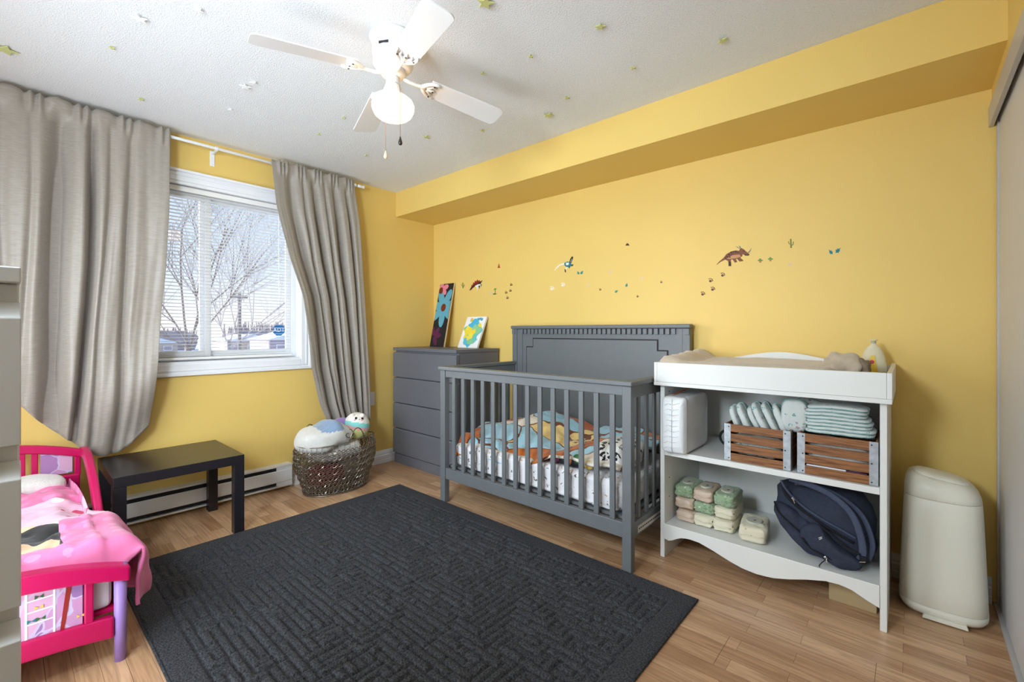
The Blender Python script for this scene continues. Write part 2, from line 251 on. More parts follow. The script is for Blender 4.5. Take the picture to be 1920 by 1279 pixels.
# ---------------------------------------------------------------- geometry helpers
ORG = {}
class G:
    def __init__(s): s.bm = bmesh.new()
    def box(s, x0, x1, y0, y1, z0, z1, mi=0):
        vs = [s.bm.verts.new((x, y, z)) for z in (z0, z1) for y in (y0, y1) for x in (x0, x1)]
        for q in ((0, 2, 3, 1), (4, 5, 7, 6), (0, 1, 5, 4), (2, 6, 7, 3), (0, 4, 6, 2), (1, 3, 7, 5)):
            f = s.bm.faces.new([vs[i] for i in q]); f.material_index = mi
        return s
    def obox(s, c, ax, ay, az, mi=0):
        c = Vector(c); ax = Vector(ax); ay = Vector(ay); az = Vector(az)
        vs = [s.bm.verts.new(c+ax*i+ay*j+az*k) for k in (-1, 1) for j in (-1, 1) for i in (-1, 1)]
        for q in ((0, 2, 3, 1), (4, 5, 7, 6), (0, 1, 5, 4), (2, 6, 7, 3), (0, 4, 6, 2), (1, 3, 7, 5)):
            f = s.bm.faces.new([vs[i] for i in q]); f.material_index = mi
        return s
    def prism(s, pts, axis, a, b, mi=0):
        def P(p, t): return {'x': (t, p[0], p[1]), 'y': (p[0], t, p[1]), 'z': (p[0], p[1], t)}[axis]
        A = [s.bm.verts.new(P(p, a)) for p in pts]; B = [s.bm.verts.new(P(p, b)) for p in pts]; n = len(pts)
        fs = [s.bm.faces.new(A), s.bm.faces.new(B[::-1])]
        for i in range(n): fs.append(s.bm.faces.new([A[i], B[i], B[(i+1) % n], A[(i+1) % n]]))
        for f in fs: f.material_index = mi
        return s
    def plate(s, pts3, nrm, t, mi=0):
        nrm = Vector(nrm)*t; A = [s.bm.verts.new(Vector(p)) for p in pts3]; B = [s.bm.verts.new(Vector(p)+nrm) for p in pts3]; n = len(A)
        fs = [s.bm.faces.new(A), s.bm.faces.new(B[::-1])]
        for i in range(n): fs.append(s.bm.faces.new([A[i], B[i], B[(i+1) % n], A[(i+1) % n]]))
        for f in fs: f.material_index = mi
        return s
    def tube(s, path, r, n=8, closed=False, mi=0, flat=1.0, up=None):
        path = [Vector(p) for p in path]; rs = r if isinstance(r, (list, tuple)) else [r]*len(path); N = len(path); rings = []; prev = None
        for i, p in enumerate(path):
            a = path[(i-1) % N] if (closed or i > 0) else p; b2 = path[(i+1) % N] if (closed or i < N-1) else p
            d = (b2-a).normalized()
            if prev is None: ref = Vector(up) if up else (Vector((0, 0, 1)) if abs(d.z) < 0.9 else Vector((1, 0, 0)))
            else: ref = prev
            u = (ref-d*ref.dot(d)).normalized(); prev = u; w = d.cross(u)
            rings.append([s.bm.verts.new(p+(u*math.cos(2*PI*k/n)*flat+w*math.sin(2*PI*k/n))*rs[i]) for k in range(n)])
        for i in range(N if closed else N-1):
            A, B = rings[i], rings[(i+1) % N]
            for k in range(n): s.bm.faces.new([A[k], A[(k+1) % n], B[(k+1) % n], B[k]]).material_index = mi
        if not closed: s.bm.faces.new(rings[0][::-1]).material_index = mi; s.bm.faces.new(rings[-1]).material_index = mi
        return s
    def lathe(s, prof, c, n=32, mi=0):
        c = Vector(c); rings = []
        for r, z in prof:
            rings.append([s.bm.verts.new(c+Vector((max(r, 1e-4)*math.cos(2*PI*k/n), max(r, 1e-4)*math.sin(2*PI*k/n), z))) for k in range(n)])
        for A, B in zip(rings, rings[1:]):
            for k in range(n): s.bm.faces.new([A[k], A[(k+1) % n], B[(k+1) % n], B[k]]).material_index = mi
        s.bm.faces.new(rings[0][::-1]).material_index = mi; s.bm.faces.new(rings[-1]).material_index = mi
        return s
    def loft(s, rings, mi=0, caps=True):
        R = [[s.bm.verts.new(p) for p in ring] for ring in rings]; n = len(R[0])
        for A, B in zip(R, R[1:]):
            for k in range(n): s.bm.faces.new([A[k], A[(k+1) % n], B[(k+1) % n], B[k]]).material_index = mi
        if caps: s.bm.faces.new(R[0][::-1]).material_index = mi; s.bm.faces.new(R[-1]).material_index = mi
        return s
    def grid(s, fn, nu, nv, mi=0, mfn=None):
        V = [[s.bm.verts.new(fn(i/nu, j/nv)) for i in range(nu+1)] for j in range(nv+1)]
        for j in range(nv):
            for i in range(nu):
                f = s.bm.faces.new([V[j][i], V[j][i+1], V[j+1][i+1], V[j+1][i]]); f.material_index = mfn(i/nu, j/nv) if mfn else mi
        return s
    def sell(s, c, r, e1=1.0, e2=1.0, nu=28, nv=16, mi=0, fn=None, mfn=None):
        c = Vector(c); sg = lambda v, e: math.copysign(abs(v)**e, v); rings = []
        for j in range(1, nv):
            ph = -PI/2+PI*j/nv; row = []
            for i in range(nu):
                th = 2*PI*i/nu
                p = Vector((r[0]*sg(math.cos(ph), e1)*sg(math.cos(th), e2), r[1]*sg(math.cos(ph), e1)*sg(math.sin(th), e2), r[2]*sg(math.sin(ph), e1)))
                if fn: p = fn(p)
                row.append(s.bm.verts.new(c+p))
            rings.append(row)
        b0 = Vector((0, 0, -r[2])); t0 = Vector((0, 0, r[2]))
        if fn: b0 = fn(b0); t0 = fn(t0)
        vb = s.bm.verts.new(c+b0); vt = s.bm.verts.new(c+t0)
        for j, (A, B) in enumerate(zip(rings, rings[1:])):
            for k in range(nu): s.bm.faces.new([A[k], A[(k+1) % nu], B[(k+1) % nu], B[k]]).material_index = mfn(j/nv) if mfn else mi
        for k in range(nu):
            s.bm.faces.new([vb, rings[0][(k+1) % nu], rings[0][k]]).material_index = mi; s.bm.faces.new([vt, rings[-1][k], rings[-1][(k+1) % nu]]).material_index = mfn(1) if mfn else mi
        return s
    def xf(s, mtx): bmesh.ops.transform(s.bm, matrix=mtx, verts=s.bm.verts); return s
    def obj(s, name, ms, parent=None, smooth=False, bevel=0.0, label=None, cat=None, group=None, kind=None, seg=2, subsurf=0, solid=0.0, fixn=True):
        if fixn: bmesh.ops.recalc_face_normals(s.bm, faces=s.bm.faces)
        if parent is not None and parent.name in ORG:
            bmesh.ops.translate(s.bm, vec=-ORG[parent.name], verts=s.bm.verts)
        me = bpy.data.meshes.new(name); s.bm.to_mesh(me); s.bm.free()
        for m_ in (ms if isinstance(ms, (list, tuple)) else [ms]): me.materials.append(M[m_] if isinstance(m_, str) else m_)
        if smooth: me.polygons.foreach_set('use_smooth', [True]*len(me.polygons))
        o = bpy.data.objects.new(name, me); C.objects.link(o)
        if parent is not None: o.parent = parent; ORG[o.name] = ORG.get(parent.name, Vector((0, 0, 0)))
        if bevel:
            b_ = o.modifiers.new('bevel', 'BEVEL'); b_.width = bevel; b_.segments = seg; b_.limit_method = 'ANGLE'; b_.angle_limit = math.radians(40)
        if solid: b_ = o.modifiers.new('solid', 'SOLIDIFY'); b_.thickness = solid; b_.offset = 0
        if subsurf: b_ = o.modifiers.new('sub', 'SUBSURF'); b_.levels = subsurf; b_.render_levels = subsurf
        tagp(o, label, cat, group, kind); return o
def tagp(o, label=None, cat=None, group=None, kind=None):
    if label: o['label'] = label
    if cat: o['category'] = cat
    if group: o['group'] = group
    if kind: o['kind'] = kind
    return o
def thing(name, label, cat, loc=(0, 0, 0), group=None):
    o = bpy.data.objects.new(name, None); C.objects.link(o); o.location = loc; o.empty_display_size = 0.05
    ORG[o.name] = Vector(loc); return tagp(o, label, cat, group)
def inst(src, off, name=None):
    o = src.copy(); C.objects.link(o); o.location = Vector(src.location)+Vector(off)
    if name: o.name = name
    return o
def copy_tree(o, parent=None):
    c = o.copy(); C.objects.link(c)
    if parent is not None: c.parent = parent
    for ch in list(o.children): copy_tree(ch, c)
    return c
def lerp(a, b, t): return a+(b-a)*t
def interp(pts, x):
    if x <= pts[0][0]: return pts[0][1]
    for (a, fa), (b, fb) in zip(pts, pts[1:]):
        if x <= b: return fa+(fb-fa)*(x-a)/(b-a)
    return pts[-1][1]
def sm(a, b, x): t = max(0, min(1, (x-a)/(b-a))); return t*t*(3-2*t)
def nz3(x, y, z=0.0): return noise.noise(Vector((x, y, z)))
def struct(name, g, m, label=None, **kw): return g.obj(name, m, kind='structure', label=label, **kw)
def text(name, s, size, loc, rot, m, depth=0.0006, parent=None, align='CENTER'):
    cu = bpy.data.curves.new(name, 'FONT'); cu.body = s; cu.size = size; cu.extrude = depth; cu.align_x = align; cu.align_y = 'CENTER'
    tmp = bpy.data.objects.new(name+'_c', cu); C.objects.link(tmp); tmp.location = loc; tmp.rotation_euler = rot
    bpy.context.view_layer.update(); dg = bpy.context.evaluated_depsgraph_get()
    me = bpy.data.meshes.new_from_object(tmp.evaluated_get(dg)); me.transform(tmp.matrix_world); bpy.data.objects.remove(tmp)
    if parent is not None and parent.name in ORG: me.transform(Matrix.Translation(-ORG[parent.name]))
    me.materials.clear(); me.materials.append(M[m]); o = bpy.data.objects.new(name, me); C.objects.link(o)
    if parent is not None: o.parent = parent; ORG[o.name] = ORG.get(parent.name, Vector((0, 0, 0)))
    return o

# ---------------------------------------------------------------- room shell
H = 2.44; WX = 3.792; YB = -3.66; SD = 0.4387; SZ = 2.2174
# floor: subfloor + boards
fl = struct('floor', G().box(0, WX+0.06, YB, 0, -0.06, -0.009), 'floor', 'oak-look laminate floor laid in long boards')
PW, PL = 0.195, 1.29; row = 0; y = 0.0
while y > YB:
    y1 = max(y-PW, YB); x = -((row*0.43) % PL)
    while x < WX+0.06:
        a = max(x, 0); b_ = min(x+PL, WX+0.06)
        if b_-a > 0.02:
            G().box(a+0.0004, b_-0.0004, y1+0.0004, y-0.0004, -0.009, 0).obj('plank', 'floor', fl, bevel=0.0005, seg=1)
        x += PL
    y = y1; row += 1
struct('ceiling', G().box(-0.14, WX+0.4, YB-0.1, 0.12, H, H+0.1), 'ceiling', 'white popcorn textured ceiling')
struct('wall_back', G().box(-0.14, WX+0.4, 0, 0.12, -0.06, H), 'wall', 'yellow wall with dinosaur decals behind the crib')
struct('wall_rear', G().box(-0.14, WX+0.4, YB-0.12, YB, -0.06, H), 'wall', 'yellow wall behind the camera')
struct('trim_1', G().box(0, WX, -SD, -0.0005, SZ, H-0.0005), 'wall', 'yellow boxed soffit along the top of the decal wall')
# window opening and wall
OY0, OY1, OZ0, OZ1 = -2.515, -1.285, 0.955, 2.140
g = G(); g.box(-0.14, 0, YB, OY0, -0.06, H); g.box(-0.14, 0, OY1, 0, -0.06, H); g.box(-0.14, 0, OY0, OY1, -0.06, OZ0); g.box(-0.14, 0, OY0, OY1, OZ1, H)
struct('wall_left', g, 'wall', 'yellow window wall')
# closet wall: header above, doors recessed below
g = G(); g.box(WX, WX+0.12, YB, 0, 2.137, H)
struct('wall_right', g, 'wall', 'yellow wall strip above the closet track')
struct('trim_2', G().box(WX-0.010, WX+0.006, YB, -0.002, 2.052, 2.137).box(WX+0.006, WX+0.075, YB, -0.002, 2.10, 2.137), 'alu', 'pale grey metal closet track fascia', bevel=0.002)
def closet_door(nm, x, y0, y1, lab):
    d = struct(nm, G().box(x, x+0.02, y0, y1, 0.012, 2.10), 'door', lab, bevel=0.003)
    G().box(x-0.006, x+0.024, y1-0.018, y1, 0.012, 2.098).box(x-0.006, x+0.024, y0, y0+0.018, 0.012, 2.098).obj('door_edge', 'alu', d, bevel=0.002)
closet_door('door_1', WX+0.020, -1.85, -0.008, 'plain pale grey sliding closet door beside the diaper pail')
closet_door('door_2', WX+0.052, YB+0.01, -1.78, 'plain pale grey sliding closet door nearest the camera')
struct('trim_3', G().box(WX+0.005, WX+0.055, YB, 0, 0, 0.010), 'alu', 'thin metal closet floor track')
struct('wall_closet', G().box(WX+0.12, WX+0.2, YB, 0, -0.06, H), 'wall', 'closet interior wall')
# baseboards, moulded profile
def profile_board(nm, pts, axis, a, b, lab): struct(nm, G().prism(pts, axis, a, b), 'white_trim', lab)
bp_ = [(0, 0), (0.014, 0), (0.014, 0.030), (0.011, 0.034), (0.014, 0.040), (0.014, 0.066), (0.009, 0.074), (0.011, 0.084), (0.006, 0.104), (0.003, 0.112), (0, 0.112)]
profile_board('baseboard_left', [(p[0], p[1]) for p in bp_], 'y', -1.385, -0.016, 'white moulded baseboard under the window wall')
profile_board('baseboard_back', [(-p[0], p[1]) for p in bp_][::-1], 'x', 0.0, WX, 'white moulded baseboard on the decal wall')

# window casing, jamb, sashes
g = G(); CW = 0.075
prof = [(0, 0), (0.020, 0), (0.024, 0.012), (0.017, 0.022), (0.017, 0.050), (0.012, 0.058), (0.010, CW), (0, CW)]
win = struct('window_1', G().box(-0.135, 0.006, OY0, OY0+0.018, OZ0, OZ1).box(-0.135, 0.006, OY1-0.018, OY1, OZ0, OZ1).box(-0.135, 0.006, OY0+0.018, OY1-0.018, OZ0, OZ0+0.018).box(-0.135, 0.006, OY0+0.018, OY1-0.018, OZ1-0.018, OZ1), 'white_trim', 'white framed sliding window behind the blind')
def frame(g, y0, y1, z0, z1, w, x0, x1):
    g.box(x0, x1, y0, y0+w, z0, z1); g.box(x0, x1, y1-w, y1, z0, z1); g.box(x0, x1, y0+w, y1-w, z0, z0+w); g.box(x0, x1, y0+w, y1-w, z1-w, z1)
g = G(); y0, y1, z0, z1 = OY0-0.06, OY1+0.06, OZ0-0.072, OZ1+0.075
frame(g, y0, y1, z0, z1, CW, 0.0, 0.014); g.obj('casing', 'white_trim', win, bevel=0.004)
g = G(); frame(g, y0, y1, z0, z1, 0.018, 0.014, 0.026); frame(g, y0+0.03, y1-0.03, z0+0.03, z1-0.03, 0.012, 0.014, 0.020); g.obj('casing_moulding', 'white_trim', win, bevel=0.004)
MY0, MY1 = -1.935, -1.872
g = G(); frame(g, OY0+0.018, OY1-0.018, OZ0+0.018, OZ1-0.018, 0.028, -0.125, -0.085); g.obj('vinyl_frame', 'white_trim', win, bevel=0.003)
s1 = G(); frame(s1, OY0+0.046, MY1, OZ0+0.046, OZ1-0.046, 0.040, -0.100, -0.080); s1 = s1.obj('sash', 'white_trim', win, bevel=0.003)
s2 = G(); frame(s2, MY0, OY1-0.046, OZ0+0.046, OZ1-0.046, 0.036, -0.124, -0.104); s2 = s2.obj('sash', 'white_trim', win, bevel=0.003)
G().box(-0.092, -0.089, OY0+0.086, MY1-0.04, OZ0+0.086, OZ1-0.086).obj('pane', 'glass', s1)
G().box(-0.116, -0.113, MY0+0.036, OY1-0.082, OZ0+0.082, OZ1-0.082).obj('pane', 'glass', s2)

# octagonal alarm sticker on the pane
pc = on_x(523, 619, -0.110); st = thing('window_sticker', 'blue octagonal security sticker at the lower right of the window pane', 'sticker', (-0.110, pc.y, pc.z))
g = G(); R_ = 0.047; g.prism([(pc.y+R_*math.cos(PI/8+k*PI/4), pc.z+R_*math.sin(PI/8+k*PI/4)) for k in range(8)], 'x', -0.1115, -0.1105); g.obj('backing', 'blue_sticker', st)
text('lettering', 'ADT', 0.042, (-0.1102, pc.y, pc.z), (PI/2, 0, PI/2), 'white_ink', 0.0004, st)

# blind
bl = thing('venetian_blind', 'white venetian blind with open slats covering the whole window', 'blind', (-0.045, -1.92, 1.0))
BY0, BY1 = OY0+0.024, -1.352
G().box(-0.066, -0.022, BY0, BY1, 2.084, 2.118).obj('headrail', 'blind', bl, bevel=0.003)
G().box(-0.058, -0.030, BY0, BY1, 0.984, 1.000).obj('bottom_rail', 'blind', bl, bevel=0.003)
NS = 48; z0 = 1.016; dz = (2.074-z0)/(NS-1)
g = G(); ta = math.radians(7)
for k in range(4):
    xa = -0.0125+0.00625*k; xb = xa+0.00625
    f = lambda x: 0.0016*(1-(x/0.0125)**2)+x*math.tan(ta)
    g.plate([(-0.044+xa, BY0, z0+f(xa)), (-0.044+xb, BY0, z0+f(xb)), (-0.044+xb, BY1, z0+f(xb)), (-0.044+xa, BY1, z0+f(xa))], (0, 0, 1), 0.0008)
sl = g.obj('slat', 'blind', bl)
for k in range(1, NS): inst(sl, (0, 0, k*dz))
for yy in (BY0+0.10, -1.90, BY1-0.16):
    G().tube([(-0.030, yy, 2.084), (-0.030, yy, 0.985)], 0.0008, 5).tube([(-0.058, yy, 2.084), (-0.058, yy, 0.985)], 0.0008, 5).obj('ladder_cord', 'blind', bl)
G().tube([(-0.020, BY1-0.10, 2.09), (-0.014, BY1-0.10, 1.45)], 0.0022, 6).obj('tilt_wand', 'blind', bl)

# ---------------------------------------------------------------- outside
struct('ground', G().box(-320, -1.5, -260, 260, -3.3, -3.0), 'snow', 'snow covered ground outside the window')
def branch_tree(nm, base, stems, label, mat_, seed, rad, depth=5, group=None, spread=0.5):
    rnd = random.Random(seed); g = G()
    def grow(p, d, ln, r, lv):
        pts = [p]; rs = [r]; q = Vector(p); dd = Vector(d)
        for i in range(4):
            dd = (dd+Vector((rnd.uniform(-.07, .07), rnd.uniform(-.09, .09), rnd.uniform(-.01, .06)))).normalized(); q = q+dd*ln/4; pts.append(q.copy()); rs.append(r*(1-0.45*(i+1)/4))
        g.tube(pts, rs, 6 if lv < 2 else 4)
        if lv >= depth: return
        for i in range(5):
            k = rnd.choice([1, 2, 3, 4]); sgn = rnd.choice([-1, 1])
            nd = (dd+Vector((rnd.uniform(-spread, spread), sgn*rnd.uniform(.25, spread+0.2), rnd.uniform(-.1, .25)))).normalized()
            grow(pts[k], nd, ln*rnd.uniform(.5, .75), rs[k]*0.66, lv+1)
    t = thing(nm, label, 'tree', base, group)
    for b0, d, ln, r in stems: grow(Vector(b0), Vector(d).normalized(), ln, r, 1)
    bz = base[2]
    g.obj('branches', mat_, t, kind='stuff')
    G().tube([base, (base[0], base[1]+0.05, 0.0), (base[0], base[1], 0.9)], [rad*1.5, rad*1.15, rad], 10).obj('trunk', mat_, t, smooth=True)
b0 = on_x(352, 652, -8.0); b1 = on_x(395, 640, -8.0)
branch_tree('bare_tree', (-8.0, b0.y, -3.0), [((-8, b0.y, 0.8), (0, -.10, 1), 2.6, .024), ((-8, b0.y+.05, 0.85), (.1, .12, 1), 2.7, .023), ((-8, b0.y, 0.9), (0, -.5, .9), 1.9, .017), ((-8, b0.y+.1, 0.9), (.1, .62, .9), 2.4, .018),
     ((-8, b0.y+.05, 1.0), (.1, .33, 1), 2.6, .018), ((-8, b0.y, .8), (-.2, -.9, .6), 1.5, .013)], 'grey bare tree nearest the window with several upright stems', 'bark', 3, .06, 4)
b2 = on_x(428, 650, -13.0)
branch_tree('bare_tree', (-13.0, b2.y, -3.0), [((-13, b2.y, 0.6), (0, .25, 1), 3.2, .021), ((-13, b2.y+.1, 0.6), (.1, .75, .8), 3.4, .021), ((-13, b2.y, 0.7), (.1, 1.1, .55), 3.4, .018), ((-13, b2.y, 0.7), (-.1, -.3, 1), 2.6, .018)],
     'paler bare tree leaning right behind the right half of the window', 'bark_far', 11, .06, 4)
rnd = random.Random(5)
for k in range(13):
    yy = -40+k*15; g = G(); bx = -120+(k % 2)*14; hh = rnd.uniform(4.6, 6.6)
    for j in range(90):
        a = rnd.uniform(-.5, .5); q = (bx+rnd.uniform(-3, 3), yy+rnd.uniform(-6.4, 6.4), -3); h2 = hh*rnd.uniform(.75, 1)
        g.tube([q, (q[0], q[1]+a*.8, -3+h2*.5), (q[0], q[1]+a*2, -3+h2)], [.30, .2, .06], 4)
    g.sell((bx, yy, -1.4), (4, 6.6, 2.6), .6, .5, nu=24, nv=10, fn=lambda p: p*(1+0.2*nz3(p.x*.5, p.y*.9, p.z)))
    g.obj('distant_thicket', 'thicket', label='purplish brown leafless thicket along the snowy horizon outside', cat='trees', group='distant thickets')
def house(nm, x, yc, w, d, h, m, lab):
    t = thing(nm, lab, 'house', (x, yc, -3))
    G().box(x-d, x, yc-w/2, yc+w/2, -3, -3+h).obj('wall', m, t)
    G().prism([(yc-w/2-.4, -3+h), (yc+w/2+.4, -3+h), (yc, -3+h+w*.16)], 'x', x-d-.3, x+.3).obj('roof', 'roof', t)
    for k in range(3):
        yy = yc-w/2+w*(k+.5)/3; wd = G().box(x, x+.1, yy-.6, yy+.6, -3+h*.45, -3+h*.8).obj('window', 'white_trim', t); G().box(x+.1, x+.13, yy-.5, yy+.5, -3+h*.5, -3+h*.76).obj('pane', 'house1', wd)
for i, (u, v, w, h, m_, lab) in enumerate(((515, 655, 9, 3.0, 'house1', 'mauve sided house behind the right end of the blind'), (490, 650, 7, 2.6, 'house2', 'tan house left of the mauve one outside'), (330, 655, 8, 2.2, 'house2', 'low tan house behind the bare tree'))):
    q = on_x(u, v, -70.0); house('house', -60-i*14, q.y, w, 7, h, m_, lab)
for u, v, w in ((318, 668, 5.0), (368, 664, 4.0)):
    q = on_x(u, v, -40.0)
    q.y += 1.5 if u > 340 else -1.5
    t = thing('parked_car', 'snow covered car parked outside, %s' % ('left end of the window' if u < 340 else 'behind the tree trunk'), 'car', (-40, q.y, -3))
    G().sell((-40, q.y, -2.4), (1.0, 2.2, .5), .5, .5, 16, 8).obj('body', 'house2', t, smooth=True); G().sell((-40, q.y, -1.9), (.8, 1.3, .45), .6, .6, 16, 8).obj('snow_cap', 'snow', t, smooth=True)
q = on_x(449, 548, -35.0)
t = thing('utility_pole', 'dark wooden utility pole with a crossarm outside', 'pole', (-35, q.y, -3))
G().tube([(-35, q.y, -3), (-35, q.y, q.z)], .13, 8).obj('pole', 'bark', t); G().box(-35.1, -34.9, q.y-.55, q.y+.55, q.z-.45, q.z-.25).obj('crossarm', 'bark', t)

# ---------------------------------------------------------------- baseboard heater
ht = thing('baseboard_heater', 'long white electric baseboard heater under the window', 'heater', (0.03, -2.2, 0))
HY0, HY1 = -3.1, -1.388
G().prism([(0.0, 0.186), (0.066, 0.186), (0.066, 0.174), (0.006, 0.172), (0.006, 0.034), (0.060, 0.034), (0.060, 0.024), (0, 0.024)], 'y', HY0, HY1).obj('housing', 'metal_white', ht, bevel=0.0015)
G().prism([(0.058, 0.147), (0.064, 0.150), (0.068, 0.146), (0.068, 0.066), (0.063, 0.062), (0.058, 0.066)], 'y', HY0+0.002, HY1-0.002).obj('front_panel', 'metal_white', ht, bevel=0.001)
G().box(0.012, 0.050, HY0+0.1, HY1-0.10, 0.042, 0.168).obj('heating_element', 'dark', ht)
for a, b_ in ((HY0, HY0+0.14), (HY1-0.11, HY1)): G().box(0.006, 0.062, a+0.001, b_, 0.035, 0.173).obj('end_cover', 'metal_white', ht, bevel=0.001)

# outlet
q = on_x(695, 748, 0.0); t = thing('wall_outlet', 'white wall outlet beside the right curtain', 'outlet', (0, q.y, q.z))
G().box(0, 0.006, q.y-.036, q.y+.036, q.z-.058, q.z+.058).obj('cover_plate', 'white_trim', t, bevel=0.002)
for dz_ in (-.02, .02): G().box(0.006, 0.009, q.y-.016, q.y+.016, q.z+dz_-.014, q.z+dz_+.014).obj('socket', 'white_trim', t, bevel=0.001)

# ---------------------------------------------------------------- curtains and rod
rod = thing('curtain_rod', 'white curtain rod under the ceiling above the window', 'curtain rod', (0.09, -1.9, 2.375))
G().tube([(0.095, -3.2, 2.378), (0.095, -0.86, 2.378)], 0.0095, 12).obj('rod', 'white_trim', rod, smooth=True)
G().lathe([(0.0, -0.035), (0.013, -0.03), (0.015, -0.02), (0.010, -0.012), (0.013, -0.004), (0.013, 0.02), (0.011, 0.03), (0, 0.03)], (0, 0, 0), 16).xf(Matrix.Translation((0.095, -0.845, 2.378)) @ Matrix.Rotation(PI/2, 4, 'X')).obj('finial', 'white_trim', rod, smooth=True)
for yy in (-1.888, -0.90, -3.0):
    G().box(0.0, 0.004, yy-.014, yy+.014, 2.285, 2.385).box(0.004, 0.095, yy-.006, yy+.006, 2.362, 2.368).tube([(0.095, yy-.008, 2.378), (0.095, yy+.008, 2.378)], 0.0135, 12).obj('bracket', 'white_trim', rod, bevel=0.001)

def make_curtain(nm, label, zt, L_, R_, folds, hem, xb, amp, warp, seed, extra=None, nu=260, nv=90):
    """L_, R_: (z, y) edges; hem(s): z of the hem; folds: fold phase positions in s"""
    g = G(); Lr = sorted(L_); Rr = sorted(R_)
    def fn(s, t):
        zb = hem(s); z = lerp(zt, zb, t)
        yl = interp(Lr, z); yr = interp(Rr, z); drop = zt-z
        w = 0.55
        for (c_, wd, d_) in folds:
            c2 = c_+0.018*math.sin(1.7*drop+c_*20+seed)*sm(.1, 1.2, drop); w -= d_*math.exp(-((s-c2)/wd)**2)
        w += 0.30*nz3(s*9+seed, drop*.7, 4.0)+0.10*nz3(s*30+seed, drop*2.2, 8.0)
        a = amp*(0.45+0.55*sm(0.05, 0.6, drop))
        x = xb+a*w
        y = lerp(yl, yr, s)
        gth = sm(0.13, 0.03, drop)
        ruff = 0.5+0.5*math.sin(s*95+2.5*math.sin(s*31+seed)+seed)
        x = lerp(x, 0.1085+0.016*ruff, gth)
        z += 0.012*(ruff-.5)*sm(0.035, 0.0, drop)+0.006*nz3(s*40, seed)*sm(.035, 0, drop)
        x -= 0.002*math.exp(-((drop-0.052)/0.008)**2)
        if extra: x, y, z = extra(s, t, x, y, z)
        return (x, y, z)
    g.grid(fn, nu, nv)
    return g.obj(nm, 'curtain', smooth=True, solid=0.0016, label=label, cat='curtain', fixn=False)
# left curtain
hemL = [(q[0], q[1]) for q in ((-3.05, 1.05), (-2.86, 0.90), (-2.758, 0.782), (-2.687, 0.672), (-2.608, 0.600), (-2.546, 0.540), (-2.471, 0.470), (-2.40, 0.456), (-2.33, 0.475), (-2.28, 0.54), (-2.225, 0.63))]
YL0 = -3.05
def hem_l(s):
    y = lerp(YL0, -2.235, s); return sum(interp(hemL, y+d)*w_ for d, w_ in ((-.05, .15), (-.025, .2), (0, .3), (.025, .2), (.05, .15)))
def ext_l(s, t, x, y, z):
    k = sm(0.62, 1.0, t)                       # the cloth piles up: belly forward, hem tucked under
    x += 0.055*math.sin(PI*k)*sm(.35, .8, s)-0.03*k*sm(.8, 1, t)
    x += 0.03*k*nz3(s*5, t*6, 3.0)
    return max(x, 0.034), y, z
make_curtain('curtain', 'wide greige satin curtain left of the window, its hem bunched on the black table', 2.412,
    [(0.4, YL0), (2.45, YL0)], [(0.45, -2.262), (0.60, -2.240), (0.99, -2.211), (1.557, -2.167), (1.956, -2.148), (2.42, -2.140)],
    [(.10, .035, .6), (.24, .03, .6), (.36, .018, .35), (.475, .046, 2.3), (.615, .022, 2.0), (.70, .016, .5), (.80, .022, .8), (.90, .05, .2)], hem_l, 0.102, 0.052, 0, 1.0, ext_l)
def hem_r(s): return 0.475-0.05*s
def ext_r(s, t, x, y, z):
    x += 0.05*math.sin(PI*sm(.2, .95, t))*sm(.35, .0, s)
    x += 0.03*sm(.75, 1, t)*nz3(s*4, t*5, 5.0)
    return max(x, 0.03), y, z
make_curtain('curtain', 'narrower greige satin curtain right of the window, tucked behind the wire basket', 2.405,
    [(0.40, -1.145), (0.49, -1.158), (0.597, -1.199), (0.889, -1.278), (1.15, -1.315), (1.435, -1.358), (1.703, -1.440), (2.079, -1.523), (2.389, -1.552), (2.42, -1.552)],
    [(0.40, -0.780), (0.444, -0.770), (0.917, -0.788), (1.505, -0.833), (2.08, -0.874), (2.377, -0.914), (2.42, -0.914)],
    [(.20, .055, 1.7), (.34, .020, .7), (.47, .040, 1.7), (.60, .02, .7), (.73, .038, 1.6), (.88, .022, 1.0)], hem_r, 0.102, 0.044, 0, 2.6, ext_r)

# ---------------------------------------------------------------- ceiling stars
def star(u, v, r, rot, m_, label):
    q = on_z(u, v, H); g = G(); t = 0.004
    if u > 1060 and r > .03: t = 0.004
    pts = [(q.x+(r if k % 2 == 0 else r*.45)*math.cos(rot+k*PI/5), q.y+(r if k % 2 == 0 else r*.45)*math.sin(rot+k*PI/5)) for k in range(10)]
    g.prism(pts, 'z', H-0.006-t, H-0.006); g.box(q.x-.004, q.x+.004, q.y-.004, q.y+.004, H-0.006, H)
    g.obj('star_sticker', m_, label=label, cat='star sticker', bevel=0.001, group='glow stars on the ceiling')
star(910, 2, .036, 1.9, 'star', 'largest yellow-green plastic star, at the top edge above the fan blade')
star(1125, 47, .024, .3, 'star', 'yellow-green star right of the upper fan blade')
star(1355, 73, .024, .6, 'star', 'rightmost yellow-green star, nearest the soffit at right')
star(995, 103, .014, .2, 'star', 'small yellow-green star in the fan blade shadow')
star(1187, 125, .014, .9, 'star', 'small yellow-green star near the soffit, left of the rightmost star')
star(905, 135, .012, .5, 'star', 'tiny yellow-green star above the right fan blade')
star(1063, 181, .018, 1.1, 'star', 'small yellow-green star just above the large star by the soffit')
star(1028, 214, .034, .75, 'star', 'large yellow-green star beyond the tip of the right fan blade')
star(904, 243, .017, .4, 'star', 'small pale star just under the right fan blade tip')
star(800, 255, .026, .7, 'star', 'faded yellow-green star right of the pull chain')
star(8, 90, .05, .2, 'star', 'yellow-green star cut by the left edge of the photo')
star(460, 160, .030, .9, 'star_white', 'larger white star of the close pair left of the globe')
